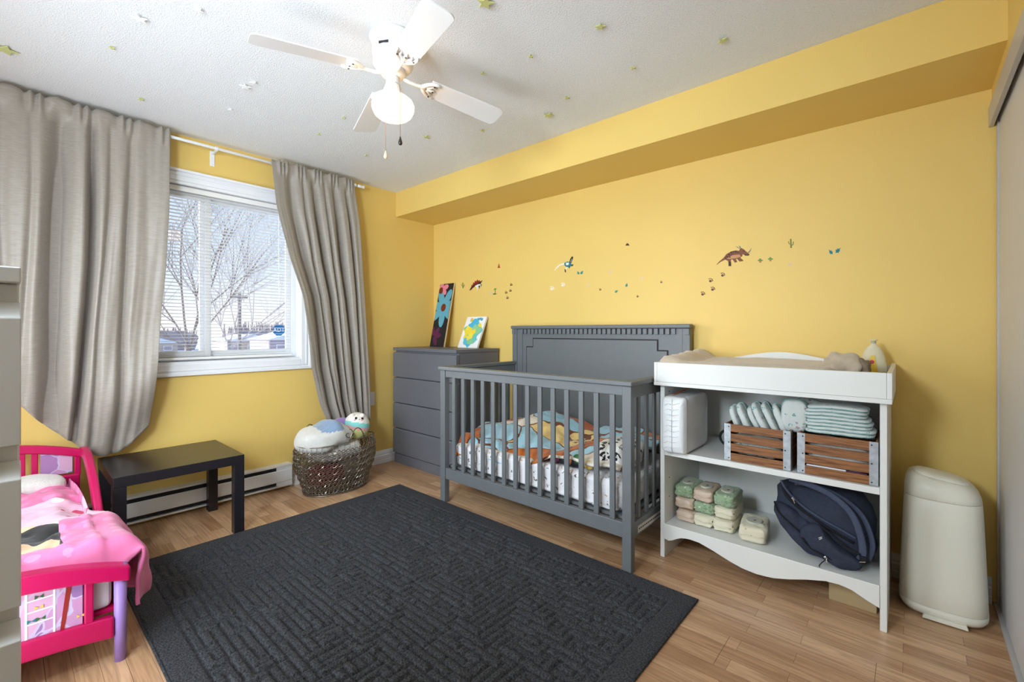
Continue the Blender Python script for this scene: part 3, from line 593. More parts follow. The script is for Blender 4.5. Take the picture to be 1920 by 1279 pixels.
star(475, 152, .020, .3, 'star_white', 'smaller white star of the close pair left of the globe')
star(372, 15, .018, .3, 'star_white', 'small white star near the top edge, left of the fan')
star(262, 32, .030, .8, 'star_white', 'white star near the top left of the ceiling')
star(432, 203, .014, .1, 'star_white', 'tiny white star below the white pair')
star(264, 184, .017, .6, 'star', 'small pale star above the left curtain header')
star(210, 87, .014, .6, 'star', 'tiny pale star between the top left star and the curtain')
star(686, 290, .014, .6, 'star', 'tiny pale star above the right curtain')
star(598, 250, .012, .6, 'star', 'tiny pale star above the gap between the curtains')
star(644, 219, .011, .2, 'star', 'tiny pale star left of the far fan blade')

# ---------------------------------------------------------------- ceiling fan
FX, FY = 1.852, -1.706
fan = thing('ceiling_fan', 'white four-blade hugger ceiling fan with a lit opal globe', 'ceiling fan', (FX, FY, H))
G().lathe([(0, 2.44), (0.098, 2.44), (0.100, 2.432), (0.097, 2.424), (0.092, 2.420), (0.094, 2.412), (0.090, 2.404), (0.085, 2.398), (0.088, 2.388), (0.088, 2.362), (0.084, 2.345), (0.083, 2.334), (0.085, 2.332), (0.085, 2.322), (0.072, 2.306), (0.066, 2.302), (0.060, 2.300), (0, 2.300)], (FX, FY, 0), 48).obj('motor_housing', 'fanwhite', fan, smooth=True)
for a in (-2.62, -1.05, 0.52, 2.1):
    G().box(-0.001, 0.0015, -0.022, 0.022, -0.006, 0.006).xf(Matrix.Translation((FX+0.0865*math.cos(a), FY+0.0865*math.sin(a), 2.372)) @ Matrix.Rotation(a, 4, 'Z')).obj('vent_slot', 'dark', fan, bevel=0.003)
G().lathe([(0, 2.300), (0.052, 2.300), (0.054, 2.290), (0.050, 2.278), (0.034, 2.270), (0, 2.270)], (FX, FY, 0), 32).obj('flywheel', 'fanwhite', fan, smooth=True)
for k, deg in enumerate((76.3-180, 76.3, -17.6, 162.4)):
    T = Matrix.Translation((FX, FY, 2.288)) @ Matrix.Rotation(math.radians(deg), 4, 'Z') @ Matrix.Rotation(math.radians(5.2), 4, 'Y') @ Matrix.Rotation(math.radians(-11), 4, 'X')
    g = G(); r0, r1 = 0.165, 0.545
    def bw(s): return lerp(0.050, 0.060, s)
    top = []
    for i in range(13): s = i/12; top.append((lerp(r0, r1-0.028, s), bw(s)))
    for i in range(1, 7): a = PI/2*i/6; top.append((r1-0.028+0.028*math.sin(a), bw(1)-0.030+0.030*math.cos(a)))
    pts = top+[(x, -y_) for x, y_ in reversed(top)]
    g.prism(pts, 'z', 0.0, 0.0055); g.xf(T); g.obj('blade', 'fanwhite', fan, bevel=0.001)
    # decorative bracket
    g = G(); Tb = Matrix.Translation((FX, FY, 2.288)) @ Matrix.Rotation(math.radians(deg), 4, 'Z') @ Matrix.Rotation(math.radians(5.2), 4, 'Y') @ Matrix.Rotation(math.radians(-11), 4, 'X')
    g.tube([(0.045, 0, -0.004), (0.075, 0.0, -0.010), (0.105, 0, -0.009), (0.130, 0, -0.006), (0.152, 0, -0.006)], [.009, .0075, .007, .009, .011], 10)
    for sgn in (-1, 1):
        g.tube([(0.135, 0.002*sgn, -0.005), (0.150, 0.022*sgn, -0.005), (0.168, 0.038*sgn, -0.005), (0.192, 0.044*sgn, -0.005), (0.208, 0.041*sgn, -0.005)], [.009, .009, .0085, .0075, .004], 8)
        g.tube([(0.150, 0.002*sgn, -0.005), (0.168, 0.013*sgn, -0.005), (0.178, 0.024*sgn, -0.005), (0.196, 0.022*sgn, -0.005)], [.008, .007, .006, .003], 8)
    g.tube([(0.150, 0, -0.005), (0.185, 0, -0.005), (0.198, 0, -0.005)], [.010, .008, .003], 8)
    g.xf(Tb); br_ = g.obj('blade_bracket', 'fanwhite', fan, smooth=True)
    g = G()
    for px_, py_ in ((0.185, 0), (0.180, 0.034), (0.180, -0.034)): g.lathe([(0, -0.0015), (0.004, -0.0012), (0.004, 0.001), (0, 0.001)], (px_, py_, -0.0125), 8)
    g.xf(Tb); g.obj('screw', 'screw', br_)
G().lathe([(0, 2.270), (0.026, 2.270), (0.028, 2.262), (0.030, 2.245), (0.036, 2.225), (0.044, 2.205), (0.050, 2.192), (0.052, 2.182), (0, 2.182)], (FX, FY, 0), 32).obj('light_fitter', 'fanwhite', fan, smooth=True)
g = G()
for k in range(28): a = 2*PI*k/28; g.sell((FX+.0525*math.cos(a), FY+.0525*math.sin(a), 2.187), (.003, .003, .003), nu=8, nv=6)
g.obj('beaded_rim', 'fanwhite', fan, smooth=True)
G().lathe([(0, 2.186), (0.048, 2.186), (0.068, 2.178), (0.083, 2.165), (0.090, 2.150), (0.088, 2.130), (0.079, 2.110), (0.063, 2.097), (0.043, 2.090), (0.02, 2.088), (0, 2.0875)], (FX, FY, 0), 40).obj('glass_globe', 'globe', fan, smooth=True)
for (dx, dy, zb, lab, mm) in ((0.055, -0.035, 1.985, 'dark pull chain knob', 'screw'), (-0.055, 0.03, 1.985, 'pale pull chain knob', 'pine_pale')):
    if dx > 0: q = on_x(757, 268, FX); base = Vector((FX, FY, 0))+RT*0.052-FW*0.085; x, y_, zb = base.x, base.y, 1.956
    else: base = Vector((FX, FY, 0))-RT*0.058+FW*0.09; x, y_, zb = base.x, base.y, 1.967
    xs, ys = FX+(x-FX)*.35, FY+(y_-FY)*.35
    c_ = G().tube([(xs, ys, 2.235), (lerp(xs, x, .8), lerp(ys, y_, .8), 2.20), (x, y_, 2.165), (x, y_, zb+.02)], 0.0012, 6).obj('pull_chain', 'chain', fan)
    G().lathe([(0, .024), (.002, .022), (.0035, .014), (.0075, .002), (.0085, -.006), (.006, -.012), (0, -.014)], (x, y_, zb), 12).obj('pull', mm, c_, smooth=True, label=lab)

# ---------------------------------------------------------------- rug
def make_rug():
    x0, x1, y0, y1 = 0.625, 2.838, -2.46, -0.830; cell = 0.0350
    nx = int((x1-x0-0.16)/cell); ny = int((y1-y0-0.16)/cell); rnd = random.Random(4)
    lab = [[-1]*ny for _ in range(nx)]; c = 0
    order = [(i, j) for i in range(nx) for j in range(ny)]
    for i, j in order:
        if lab[i][j] >= 0: continue
        band = nz3(i*.09, j*.16, 2.0) > -0.05
        if rnd.random() < (0.78 if band else 0.35): di, dj, n_ = 1, 0, rnd.choice([3, 4, 5, 6] if band else [2, 3])
        else: di, dj, n_ = 0, 1, rnd.choice([2, 3])
        k = 0
        while k < n_ and i+di*k < nx and j+dj*k < ny and lab[i+di*k][j+dj*k] < 0: lab[i+di*k][j+dj*k] = c; k += 1
        if rnd.random() < .35:
            for a, b_ in ((0, 1), (1, 0)):
                ii, jj = i+di*(k-1)+a, j+dj*(k-1)+b_
                if ii < nx and jj < ny and lab[ii][jj] < 0: lab[ii][jj] = c; break
        c += 1
    off = {}
    st = 0.0052; NX = int((x1-x0)/st); NY = int((y1-y0)/st); gw = 0.0068
    def L(i, j): return lab[i][j] if 0 <= i < nx and 0 <= j < ny else -9
    ox, oy = x0+(x1-x0-nx*cell)/2, y0+(y1-y0-ny*cell)/2
    vs = []; 
    for b_ in range(NY+1):
        y = y0+(y1-y0)*b_/NY
        for a in range(NX+1):
            x = x0+(x1-x0)*a/NX
            fx, fy = (x-ox)/cell, (y-oy)/cell; i, j = math.floor(fx), math.floor(fy); me_ = L(i, j); d = 1.0
            if me_ != -9 or True:
                rx, ry = fx-i, fy-j
                if L(i-1, j) != me_: d = min(d, rx*cell)
                if L(i+1, j) != me_: d = min(d, (1-rx)*cell)
                if L(i, j-1) != me_: d = min(d, ry*cell)
                if L(i, j+1) != me_: d = min(d, (1-ry)*cell)
            h = 0.0135
            if me_ == -9: h = 0.0115 if d > gw else 0.0115-0.004*(1-d/gw)
            else:
                h += 0.0030*math.sin(me_*1.7) ; h -= 0.0105*(1-sm(0, gw*1.2, d))
            h += 0.0012*nz3(x*60, y*60)
            e = min(x-x0, x1-x, y-y0, y1-y); h *= (0.55+0.45*sm(0, 0.012, e))
            vs.append((x, y, h))
    fs = [(b_*(NX+1)+a, b_*(NX+1)+a+1, (b_+1)*(NX+1)+a+1, (b_+1)*(NX+1)+a) for b_ in range(NY) for a in range(NX)]
    base = len(vs); vs += [(x0, y0, 0), (x1, y0, 0), (x1, y1, 0), (x0, y1, 0)]
    W1 = NX+1
    edges = [list(range(0, W1)), [b_*W1+NX for b_ in range(NY+1)], [NY*W1+a for a in range(NX, -1, -1)], [b_*W1 for b_ in range(NY, -1, -1)]]
    for k, ed in enumerate(edges): fs.append(tuple([base+k, base+(k+1) % 4]+ed[::-1]))
    fs.append((base+3, base+2, base+1, base))
    me = bpy.data.meshes.new('area_rug'); me.from_pydata(vs, [], fs); me.polygons.foreach_set('use_smooth', [True]*len(me.polygons)); me.materials.append(M['rug'])
    o = bpy.data.objects.new('area_rug', me); C.objects.link(o)
    tagp(o, 'charcoal grey carved-pile rug with a maze-like relief on the laminate floor', 'rug')
    root = o
    g = G(); zz = 0.006
    g.tube([(x0, y0, zz), (x1, y0, zz), (x1, y1, zz), (x0, y1, zz)], 0.0058, 8, closed=True)
    g.obj('edge_binding', 'rug', o, smooth=True)
make_rug()

# ---------------------------------------------------------------- black side table
t = thing('side_table', 'small black square side table under the left curtain, beside the toddler bed', 'table', (0.32, -2.175, 0))
TX0, TX1, TY0, TY1 = 0.072, 0.612, -2.468, -1.888
G().box(TX0, TX1, TY0, TY1, 0.400, 0.452).obj('tabletop', 'black_lam', t, bevel=0.002)
for x in (TX0, TX1-0.052):
    for y in (TY0, TY1-0.052): G().box(x, x+0.052, y, y+0.052, 0, 0.3995).obj('leg', 'black_lam', t, bevel=0.002)

# ---------------------------------------------------------------- toddler bed
bed = thing('toddler_bed', 'magenta plastic toddler bed with lavender legs in the left corner', 'bed', (0.8, -2.9, 0))
BXF, BYR, BYC = 1.41, -2.545, -2.90
BYL = 2*BYC-BYR
def arch(y, zc, k): return zc-k*(y-BYC)**2
def rail(x0, x1, y0, y1, ftop, fbot, nm, par, n=24, m_='pink', bevel=0.008):
    ys = [lerp(y0, y1, i/n) for i in range(n+1)]
    pts = [(y, ftop(y)) for y in ys]+[(y, fbot(y)) for y in reversed(ys)]
    return G().prism(pts, 'x', x0, x1).obj(nm, m_, par, bevel=bevel, seg=3)
rail(BXF-0.02, BXF+0.035, BYR+0.022-0.74, BYR+0.022, lambda y: arch(y, .408, .52), lambda y: arch(y, .346, .46), 'footboard_top_rail', bed)
rail(BXF-0.012, BXF+0.020, BYR-0.70, BYR-0.02, lambda y: arch(y, .188, .2), lambda y: arch(y, .124, .3), 'footboard_bottom_rail', bed)
for y in (BYR-0.085, BYL+0.085): G().box(BXF-0.008, BXF+0.014, y-0.012, y+0.012, 0.15, 0.33).obj('footboard_post', 'pink', bed, bevel=0.004)
pn = rail(BXF-0.004, BXF+0.004, BYL+0.10, BYR-0.10, lambda y: arch(y, .35, .46), lambda y: arch(y, .18, .2), 'footboard_panel', bed, m_='panelprint', bevel=0.001)
# printed shelf scene on the panel: shelves, bows and curtain stripes
g = G(); xx = BXF+0.0045
for zz in (.228, .266, .302): g.box(xx, xx+.0006, -2.775, -2.715, zz, zz+.004)
g.box(xx, xx+.0006, -2.780, -2.774, .18, .34); g.box(xx, xx+.0006, -2.716, -2.711, .18, .34); g.obj('shelf_print', 'white_ink', pn)
g = G(); g.plate([(xx, -2.700, .178), (xx, -2.690, .178), (xx, -2.668, .345), (xx, -2.682, .345)], (1, 0, 0), .0006); g.obj('drape_print', 'd_red', pn)
for k, (yy, zz, mm) in enumerate(((-2.748, .312, 'darkgreen'), (-2.748, .278, 'gold'), (-2.744, .240, 'darkgreen'), (-2.650, .205, 'gold'), (-2.765, .240, 'd_teal2'))):
    g = G()
    for s_ in (-1, 1): g.plate([(xx+.001, yy, zz), (xx+.001, yy+s_*.010, zz+.006), (xx+.001, yy+s_*.010, zz-.006)][::s_], (1, 0, 0), .0006)
    g.obj('bow_print', mm, pn)
for y in (BYR-0.002, BYL+0.002):
    G().tube([(BXF+.004, y, 0.0), (BXF+.004, y, .15), (BXF+.004, y, .34)], [.0165, .018, .0185], 16).obj('leg', 'lav', bed, smooth=True)
for y in (BYR-0.002, BYL+0.002): G().tube([(0.135, y-.02, 0.0), (0.135, y-.02, .3)], [.017, .018], 16).obj('leg', 'lav', bed, smooth=True)
# headboard
rail(0.115, 0.15, BYL, BYR+0.02, lambda y: arch(y, .60, .55), lambda y: arch(y, .555, .55), 'headboard_top_rail', bed)
rail(0.118, 0.145, BYL+.02, BYR, lambda y: .40, lambda y: .20, 'headboard_bottom_rail', bed)
for y in (BYR-0.01, BYR-0.17, BYR-.215, BYC, BYL+.01): G().box(0.12, 0.142, y-.012, y+.012, .39, arch(y, .57, .55)).obj('headboard_post', 'pink', bed, bevel=.004)
G().box(0.128, 0.134, BYR-.15, BYR-.03, .41, .53).obj('headboard_panel', 'panelprint', bed)
# side rails and guards
for y in (BYR, BYL): G().box(0.14, BXF-.012, y-.012, y+.012, .155, .235).obj('side_rail', 'pink', bed, bevel=.006)
for y in (BYR+0.012, BYL-.012):
    pts = [(0.135, y, .515), (0.24, y, .530), (0.34, y, .522), (0.46, y, .490), (0.58, y, .435), (0.68, y, .365), (0.75, y, .290), (0.775, y, .225)]
    g = G()
    def sec(p, nrm): return p
    cen = []
    for i in range(28):
        s_ = i/27*(len(pts)-1); k = min(int(s_), len(pts)-2); a, b_, c2, d2 = [Vector(pts[max(0, min(len(pts)-1, q_))]) for q_ in (k-1, k, k+1, k+2)]; f_ = s_-k
        cen.append(0.5*((2*b_)+(-a+c2)*f_+(2*a-5*b_+4*c2-d2)*f_*f_+(-a+3*b_-3*c2+d2)*f_**3))
    rings = []
    for i, p_ in enumerate(cen):
        d_ = (cen[min(i+1, 27)]-cen[max(i-1, 0)]).normalized(); nr = Vector((-d_.z, 0, d_.x))
        rings.append([p_+nr*a_+Vector((0, b_, 0)) for a_, b_ in ((.026, -.014), (.026, .010), (.018, .017), (-.022, .017), (-.026, .012), (-.026, -.016))])
    g.loft(rings).obj('guard_rail', 'pink', bed, bevel=.004, smooth=False)
G().box(0.15, BXF-.02, BYL+.014, BYR-.014, .17, .185).obj('slat_base', 'pink', bed)
G().box(0.152, BXF-.024, BYL+.02, BYR-.02, .185, .315).obj('toddler_mattress', 'mattress', label='white toddler mattress inside the magenta bed', cat='mattress', bevel=.02, seg=3)
# comforter in three joined cloth areas: head end plain pink, printed middle, pink foot drape
def comf(s, t):
    x = lerp(0.20, BXF-0.032, s)
    edge = BYR-0.034-0.01*math.sin(7*x)
    hang = sm(.76, .92, x)
    lenw = 0.64; d = t*(lenw+lerp(0.02, 0.30, hang))
    base = 0.366+0.040*sm(1.0, 1.3, x)+0.030*nz3(x*3.1, 0.4, 5)+0.04*sm(.9, .35, x)*math.exp(-((x-.38)/.2)**2)
    w = d-lenw
    if w < 0:
        y = edge-lenw+d; z = base
        z += 0.020*nz3(x*6, y*6, 1)+0.010*nz3(x*15, y*12, 3)
        z -= 0.018*sm(-.10, 0, w)*(1-hang)*2.0
        z += 0.014*math.sin(x*22+y*9)*sm(1.2, 1.38, x)*.5
        z += 0.013*(1-2.6*abs(nz3(x*8+1.3*nz3(y*6, x*4), y*6, 7.0)))+0.006*(1-2.6*abs(nz3(x*19, y*15, 9.0)))
    else:
        ang = min(w/0.09, PI/2*1.02) if w < .14 else PI/2; y = edge+0.085*math.sin(min(w/.085, PI/2))*hang
        drop = w if hang > 0 else 0
        z = base+0.005-(0.0 if w < .04 else (w-.04))*1.0
        y += (0.026*math.sin(x*26+3*w)+0.030*nz3(x*11, w*9, 2))*sm(.05, .2, w)*hang
        y += 0.030*sm(.0, .06, w)*hang
    z -= .13*sm(.970, 1, s)*(1 if w < 0 else sm(.1, 0, w))
    return (x, max(y, -3.22), max(z, .27 if w < 0 else .08))
def comf_m(s, t):
    x = lerp(.2, BXF-.03, s)
    if x < .58 or x > 1.24+0.05*nz3(t*6, 1): return 0
    if x < .74: return 1
    return 2 if t < .58 else (1 if x < .9 else 0)
G().grid(comf, 110, 110, mfn=comf_m).obj('comforter', ['comforter', 'comforter2', 'cpatch'], smooth=True, solid=.012, label='rumpled pink printed comforter hanging over the side of the toddler bed', cat='comforter', fixn=False)
G().sell((0.25, -2.80, .392), (.10, .19, .055), .7, .6, 30, 16, fn=lambda p: p*(1+.08*nz3(p.x*14, p.y*14, p.z*9))).obj('pillow', 'frost', smooth=True, label='small white pillow at the head of the toddler bed', cat='pillow')

# ---------------------------------------------------------------- white chest in the foreground
ch = thing('chest_of_drawers', 'white chest of drawers cut by the left edge of the photo', 'chest of drawers', (2.5, -3.2, 0))
QX, QY = 2.742, -2.813
G().box(2.262, QX-.020, -3.60, QY-.001, 0, 1.229).obj('carcass', 'chest_white', ch, bevel=.002)
G().box(2.262, QX, -3.60, QY, 1.2295, 1.248).obj('top', 'chest_white', ch, bevel=.0015)
for k in range(6):
    zt = 1.2077-k*.1905
    G().prism([(QX-.019, zt-.170), (QX, zt-.170), (QX, zt-.020), (QX-.019, zt+.0)], 'y', -3.598, QY).obj('drawer_front', 'chest_white', ch, bevel=.001)

# ---------------------------------------------------------------- grey dresser
dr = thing('dresser', 'dark grey four-drawer dresser in the corner left of the crib', 'dresser', (0.5, -0.28, 0))
DX0, DX1, DYF = 0.050, 0.900, -0.485
G().box(DX0+.004, DX1-.004, DYF+.012, -.022, 0.0, 1.0).obj('carcass', 'dresser', dr, bevel=.002)
G().box(DX0, DX1, DYF-.018, -.020, 1.0005, 1.027).obj('top', 'dresser', dr, bevel=.002)
G().box(DX0+.004, DX1-.004, DYF-.004, DYF+.0115, 0.0, 0.082).obj('plinth', 'dresser', dr, bevel=.002)
for k in range(4):
    z1_ = 0.985-k*.2255; z0_ = z1_-.216
    G().prism([(DYF-.018, z0_), (DYF-.018, z1_-.012), (DYF-.010, z1_), (DYF+.0115, z1_), (DYF+.0115, z0_)], 'x', DX0, DX1).obj('drawer_front', 'dresser', dr, bevel=.0015)
# paintings leaning on the wall
def canvas(nm, lab, x0, w, h, yb, yt, z, m_, deco, edge='pine_pale'):
    t = thing(nm, lab, 'painting', (x0, yb, z)); tilt = math.asin((yt-yb)/h)
    T = Matrix.Translation((x0, yb, z)) @ Matrix.Rotation(-tilt, 4, 'X')
    G().box(0, w, 0.0015, .018, 0, h).xf(T).obj('canvas_frame', edge, t, bevel=.001)
    pf = G().box(0, w, 0, .0014, 0, h).xf(T).obj('painted_face', m_, t)
    for (pts, mm, nm2, lv) in deco:
        G().prism([(p[0], p[1]) for p in pts], 'y', -.0004*lv-.0002, -.0004*lv).xf(T).obj(nm2, mm, pf)
def ell(cx_, cy_, a, b_, rot, n=18):
    return [(cx_+a*math.cos(2*PI*k/n)*math.cos(rot)-b_*math.sin(2*PI*k/n)*math.sin(rot), cy_+a*math.cos(2*PI*k/n)*math.sin(rot)+b_*math.sin(2*PI*k/n)*math.cos(rot)) for k in range(n)]
def clip(pts, w, h): return [(min(max(x, .001), w-.001), min(max(y, .001), h-.001)) for x, y in pts]
W1_, H1_ = 0.200, 0.610; deco = []
def petals(cx_, cy_, r, wd, m_, angs, lv, clipw):
    for i, a in enumerate(angs): deco.append((clip(ell(cx_+r*.55*math.cos(a), cy_+r*.55*math.sin(a), r*.48, wd, a), *clipw), m_, 'petal', lv+i*.12))
petals(.045, .565, .085, .026, 'pinkpetal', (.25, 1.9, -.75, -1.8, 3.1), 1, (W1_, H1_))
petals(.105, .375, .185, .040, 'bluepetal', [1.15+k*PI*2/7 for k in range(7)], 2, (W1_, H1_))
petals(.035, .10, .10, .026, 'plum', (.9, 2.0, -1.0, .1), 1, (W1_, H1_))
deco.append((clip(ell(.030, .545, .028, .034, .3), W1_, H1_), 'brown_disc', 'flower_centre', 4)); deco.append((ell(.108, .375, .034, .038, 0), 'brown_disc', 'flower_centre', 5))
canvas('flower_painting', 'tall black canvas painted with a blue flower, leaning in the corner on the dresser', .125, W1_, H1_, -.150, -.022, 1.0275, 'charcoal', deco)
deco = []; W2_, H2_ = .245, .30
deco.append((clip([(.03+.19*.5+(.105+.018*math.sin(5*a)+.010*math.sin(9*a+1))*math.cos(a), .148+(.128+.014*math.sin(4*a+2)+.01*math.sin(11*a))*math.sin(a)) for a in [2*PI*k/40 for k in range(40)]], W2_, H2_), 'paint2', 'paint_swirl', 1))
deco.append((ell(.165, .275, .022, .012, .6), 'bluepetal', 'paint_blot', 2)); deco.append((ell(.195, .272, .014, .016, 1.2), 'bluepetal', 'paint_blot', 3)); deco.append((ell(.07, .268, .018, .020, 0), 'gold', 'paint_blot', 2))
canvas('abstract_painting', 'small white canvas with blue and yellow swirls, right of the flower painting', .512, W2_, H2_, -.145, -.022, 1.0275, 'white_ink', deco, 'white_lam')

# ---------------------------------------------------------------- crib
cr = thing('crib', 'slate grey wooden crib with slatted sides and panelled headboard', 'crib', (1.8, -.44, 0))
KX0, KX1, KYF, KYB = 1.100, 2.524, -.826, -.072
for x in (KX0, KX1-.048): G().box(x, x+.048, KYF, KYF+.042, 0, .905).obj('post', 'crib', cr, bevel=.003)
G().box(KX0-.012, KX1+.008, KYF-.012, KYF+.048, .9055, .930).obj('front_cap_rail', 'crib', cr, bevel=.006, seg=3)
G().box(KX0+.0485, KX1-.0485, KYF+.006, KYF+.032, .858, .905).obj('front_top_rail', 'crib', cr, bevel=.002)
G().box(KX0+.0485, KX1-.0485, KYF+.006, KYF+.034, .163, .238).obj('front_bottom_rail', 'crib', cr, bevel=.003)
s0 = G().box(-.0145, .0145, KYF+.010, KYF+.024, .2385, .8575).xf(Matrix.Translation((1.224, 0, 0))).obj('slat', 'crib', cr, bevel=.0025)
for k in range(1, 14): inst(s0, (k*.0917, 0, 0))
for x0 in (KX0+.004, KX1-.034):
    xa, xb_ = x0, x0+.030
    G().box(xa-.008, xb_+.008, KYF+.0485, KYB-.002, .9055, .930).obj('side_cap_rail', 'crib', cr, bevel=.005, seg=3)
    G().box(xa+.003, xb_-.003, KYF+.043, KYB-.002, .845, .905).obj('side_top_rail', 'crib', cr, bevel=.002)
    G().box(xa+.002, xb_-.002, KYF+.043, KYB-.002, .163, .238).obj('side_bottom_rail', 'crib', cr, bevel=.002)
    a0 = G().box(xa+.008, xa+.022, -.014, .014, .2385, .8445).xf(Matrix.Translation((0, KYF+.115, 0))).obj('slat', 'crib', cr, bevel=.0025)
    for k in range(1, 7): inst(a0, (0, k*.094, 0))
# rating label on the right side rail
lb = G().box(KX1-.0358, KX1-.0352+.0, KYF+.06, KYF+.062, .2, .21); lb.bm.free()
lb = G().box(KX1-.0060, KX1-.0052, KYF+.085, KYF+.42, .172, .206).obj('warning_label', 'label', cr, label='white printed strip')
for k in range(16):
    G().box(KX1-.0052, KX1-.0048, KYF+.095+k*.020, KYF+.108+k*.020, .186, .193).obj('print_mark', 'ink', lb)
# headboard
HX0, HX1 = 1.098, 2.530
G().box(HX0+.045, HX1-.045, KYB+.012, KYB+.030, .18, 1.190).obj('headboard_panel', 'crib', cr, bevel=.001)
for x in (HX0, HX1-.045): G().box(x, x+.045, KYB, KYB+.040, 0, 1.190).obj('post', 'crib', cr, bevel=.003)
G().box(HX0-.006, HX1+.006, KYB-.016, KYB+.046, 1.1905, 1.216).obj('headboard_cap', 'crib', cr, bevel=.007, seg=3)
for x in (HX0+.002, HX1-.032): G().box(x, x+.030, KYB-.008, KYB-.0005, 1.150, 1.188).obj('corner_block', 'crib', cr, bevel=.002)
d0 = G().box(-.0125, .0125, KYB-.006, KYB+.0115, 1.152, 1.188).xf(Matrix.Translation((1.200, 0, 0))).obj('dentil', 'crib', cr, bevel=.001)
ND = 34
for k in range(1, ND): inst(d0, (k*(2.43-1.200)/(ND-1), 0, 0))
for x in (HX0+.047, HX1-.100): G().box(x, x+.053, KYB+.006, KYB+.0115, .30, 1.188).obj('stile', 'crib', cr, bevel=.001)
# stepped raised panel
pp = [(1.245, .30), (2.385, .30), (2.385, 1.045), (2.320, 1.045), (2.320, 1.112), (1.310, 1.112), (1.310, 1.045), (1.245, 1.045)]
def offs(p, o): cx_, cz_ = 1.815, .7; return [(x-o if x > cx_ else x+o, z-o if z > cz_ else z+o) for x, z in p]
g = G(); g.prism(pp, 'y', KYB+.006, KYB+.0115); g.obj('raised_panel', 'crib', cr, bevel=.0015)
g = G(); a = pp; b_ = offs(pp, -.008)
for (p1, p2, q1, q2) in zip(a, a[1:]+a[:1], b_, b_[1:]+b_[:1]): g.prism([p1, p2, q2, q1], 'y', KYB+.0108, KYB+.0116)
g.obj('panel_groove', 'dark', cr)
g = G(); g.box(KX0+.052, KX1-.052, KYF+.05, KYB-.01, .235, .250); g.obj('mattress_support', 'crib', cr)

# mattress and bedding in the crib
def wr(x, y, z, s_=.006): return s_*nz3(x*26, y*18, z*30)+s_*.8*nz3(x*8, y*8, z*60)
g = G()
g.sell((1.815, -.44, .335), (.640, .335, .085), .22, .12, 200, 44, fn=lambda p: p+Vector((0, wr(p.x, p.y, p.z, .008)+.0035*math.sin(p.z*210+4*nz3(p.x*6, 1, 1)), wr(p.x+3, p.y, p.z, .006))))
g.obj('crib_mattress', 'sheet', smooth=True, label='crib mattress in a white fitted sheet printed with small brown figures', cat='mattress')
def quilt(s, t):
    x = lerp(1.19, 2.43, s); y = lerp(-.765, -.13, t)
    z = .440+.06*sm(.1, .75, t)+.045*nz3(x*2.6+.5, y*3, 1.2)+.026*nz3(x*7, y*7, 3)+.010*nz3(x*20, y*20, 5)
    bump = math.exp(-((x-1.60)/.22)**2)*.07*sm(-.75, -.3, y); z += bump
    z += .03*math.exp(-((x-2.25)/.2)**2)
    q_ = sm(.10, .0, t)
    hangend = interp([(0, .33), (.25, .345), (.45, .36), (.60, .42), (.66, .47), (1, .47)], s)
    z = lerp(z, hangend+.02*math.sin(x*30)*.3, q_); y += .012*math.sin(x*19)*q_
    return (x, max(y, -.772), z)
G().grid(quilt, 150, 70).obj('crib_quilt', 'quilt', smooth=True, solid=.014, label='patchwork quilt in light blue, rust and yellow rumpled across the crib mattress', cat='quilt', fixn=False)
G().sell((2.34, -.58, .505), (.105, .15, .075), .7, .7, 36, 18, fn=lambda p: p*(1+.12*nz3(p.x*14, p.y*14, p.z*14))).obj('printed_cushion', 'bw', smooth=True, label='black and white printed cushion at the right end of the crib', cat='cushion')
# rag doll lying by the slats
dl = thing('rag_doll', 'small dark-clothed soft doll with orange hands lying behind the crib slats', 'toy', (2.10, -.72, .43))
G().sell((2.11, -.725, .446), (.085, .032, .026), .8, .8, 20, 12, fn=lambda p: p*(1+.1*nz3(p.x*30, p.y*30))).obj('torso', 'charcoal', dl, smooth=True)
for (x, z, m_, r_, nm) in ((2.005, .435, 'd_pot', .018, 'hand'), (2.115, .452, 'd_pot', .020, 'hand'), (2.24, .455, 'gold', .024, 'foot'), (2.17, .475, 'darkgreen', .026, 'hat')):
    G().sell((x, -.748, z), (r_*1.15, r_*.6, r_), 1, 1, 16, 10).obj(nm, m_, dl, smooth=True)
G().tube([(2.01, -.742, .437), (2.05, -.735, .450), (2.09, -.73, .452)], .012, 8).obj('arm', 'plum', dl, smooth=True)

# ---------------------------------------------------------------- changing table
ct = thing('changing_table', 'white open changing table with tray top and two shelves, right of the crib', 'changing table', (3.0, -.3, 0))
A0, A1, AYF, AYB = 2.552, 3.462, -.552, -.030
for x, sgn in ((A0, 1), (A1-.022, 1)): G().box(x, x+.022, AYF, AYB, 0, .893).obj('side_panel', 'white_lam', ct, bevel=.0015)
G().box(A0+.0225, A1-.0225, AYF+.002, AYB, .530, .556).obj('shelf', 'white_lam', ct, bevel=.0015)
G().box(A0+.0225, A1-.0225, AYF+.012, AYB, .152, .174).obj('shelf', 'white_lam', ct, bevel=.0015)
G().box(A0+.0225, A1-.0225, AYB-.012, AYB-.004, .1745, .8925).obj('back_panel', 'white_lam', ct)
ap = []
for i in range(41):
    s_ = i/40; x = lerp(A0+.0225, A1-.0225, s_); z = .082
    ed = min(s_, 1-s_)
    z = interp([(0, .098), (.03, .092), (.055, .104), (.09, .124), (.14, .133), (.20, .131), (.28, .112), (.36, .088), (.43, .072), (.5, .067)], ed)
    if s_ > .93: z = interp([(.93, .112), (1, .088)], s_)
    ap.append((x, z))
G().prism([(A0+.0225, .1765), (A1-.0225, .1765)][::-1]+ap, 'y', AYF-.004, AYF+.0115).obj('apron', 'white_lam', ct, bevel=.0015)
B0, B1, BYF2 = 2.534, 3.478, -.592
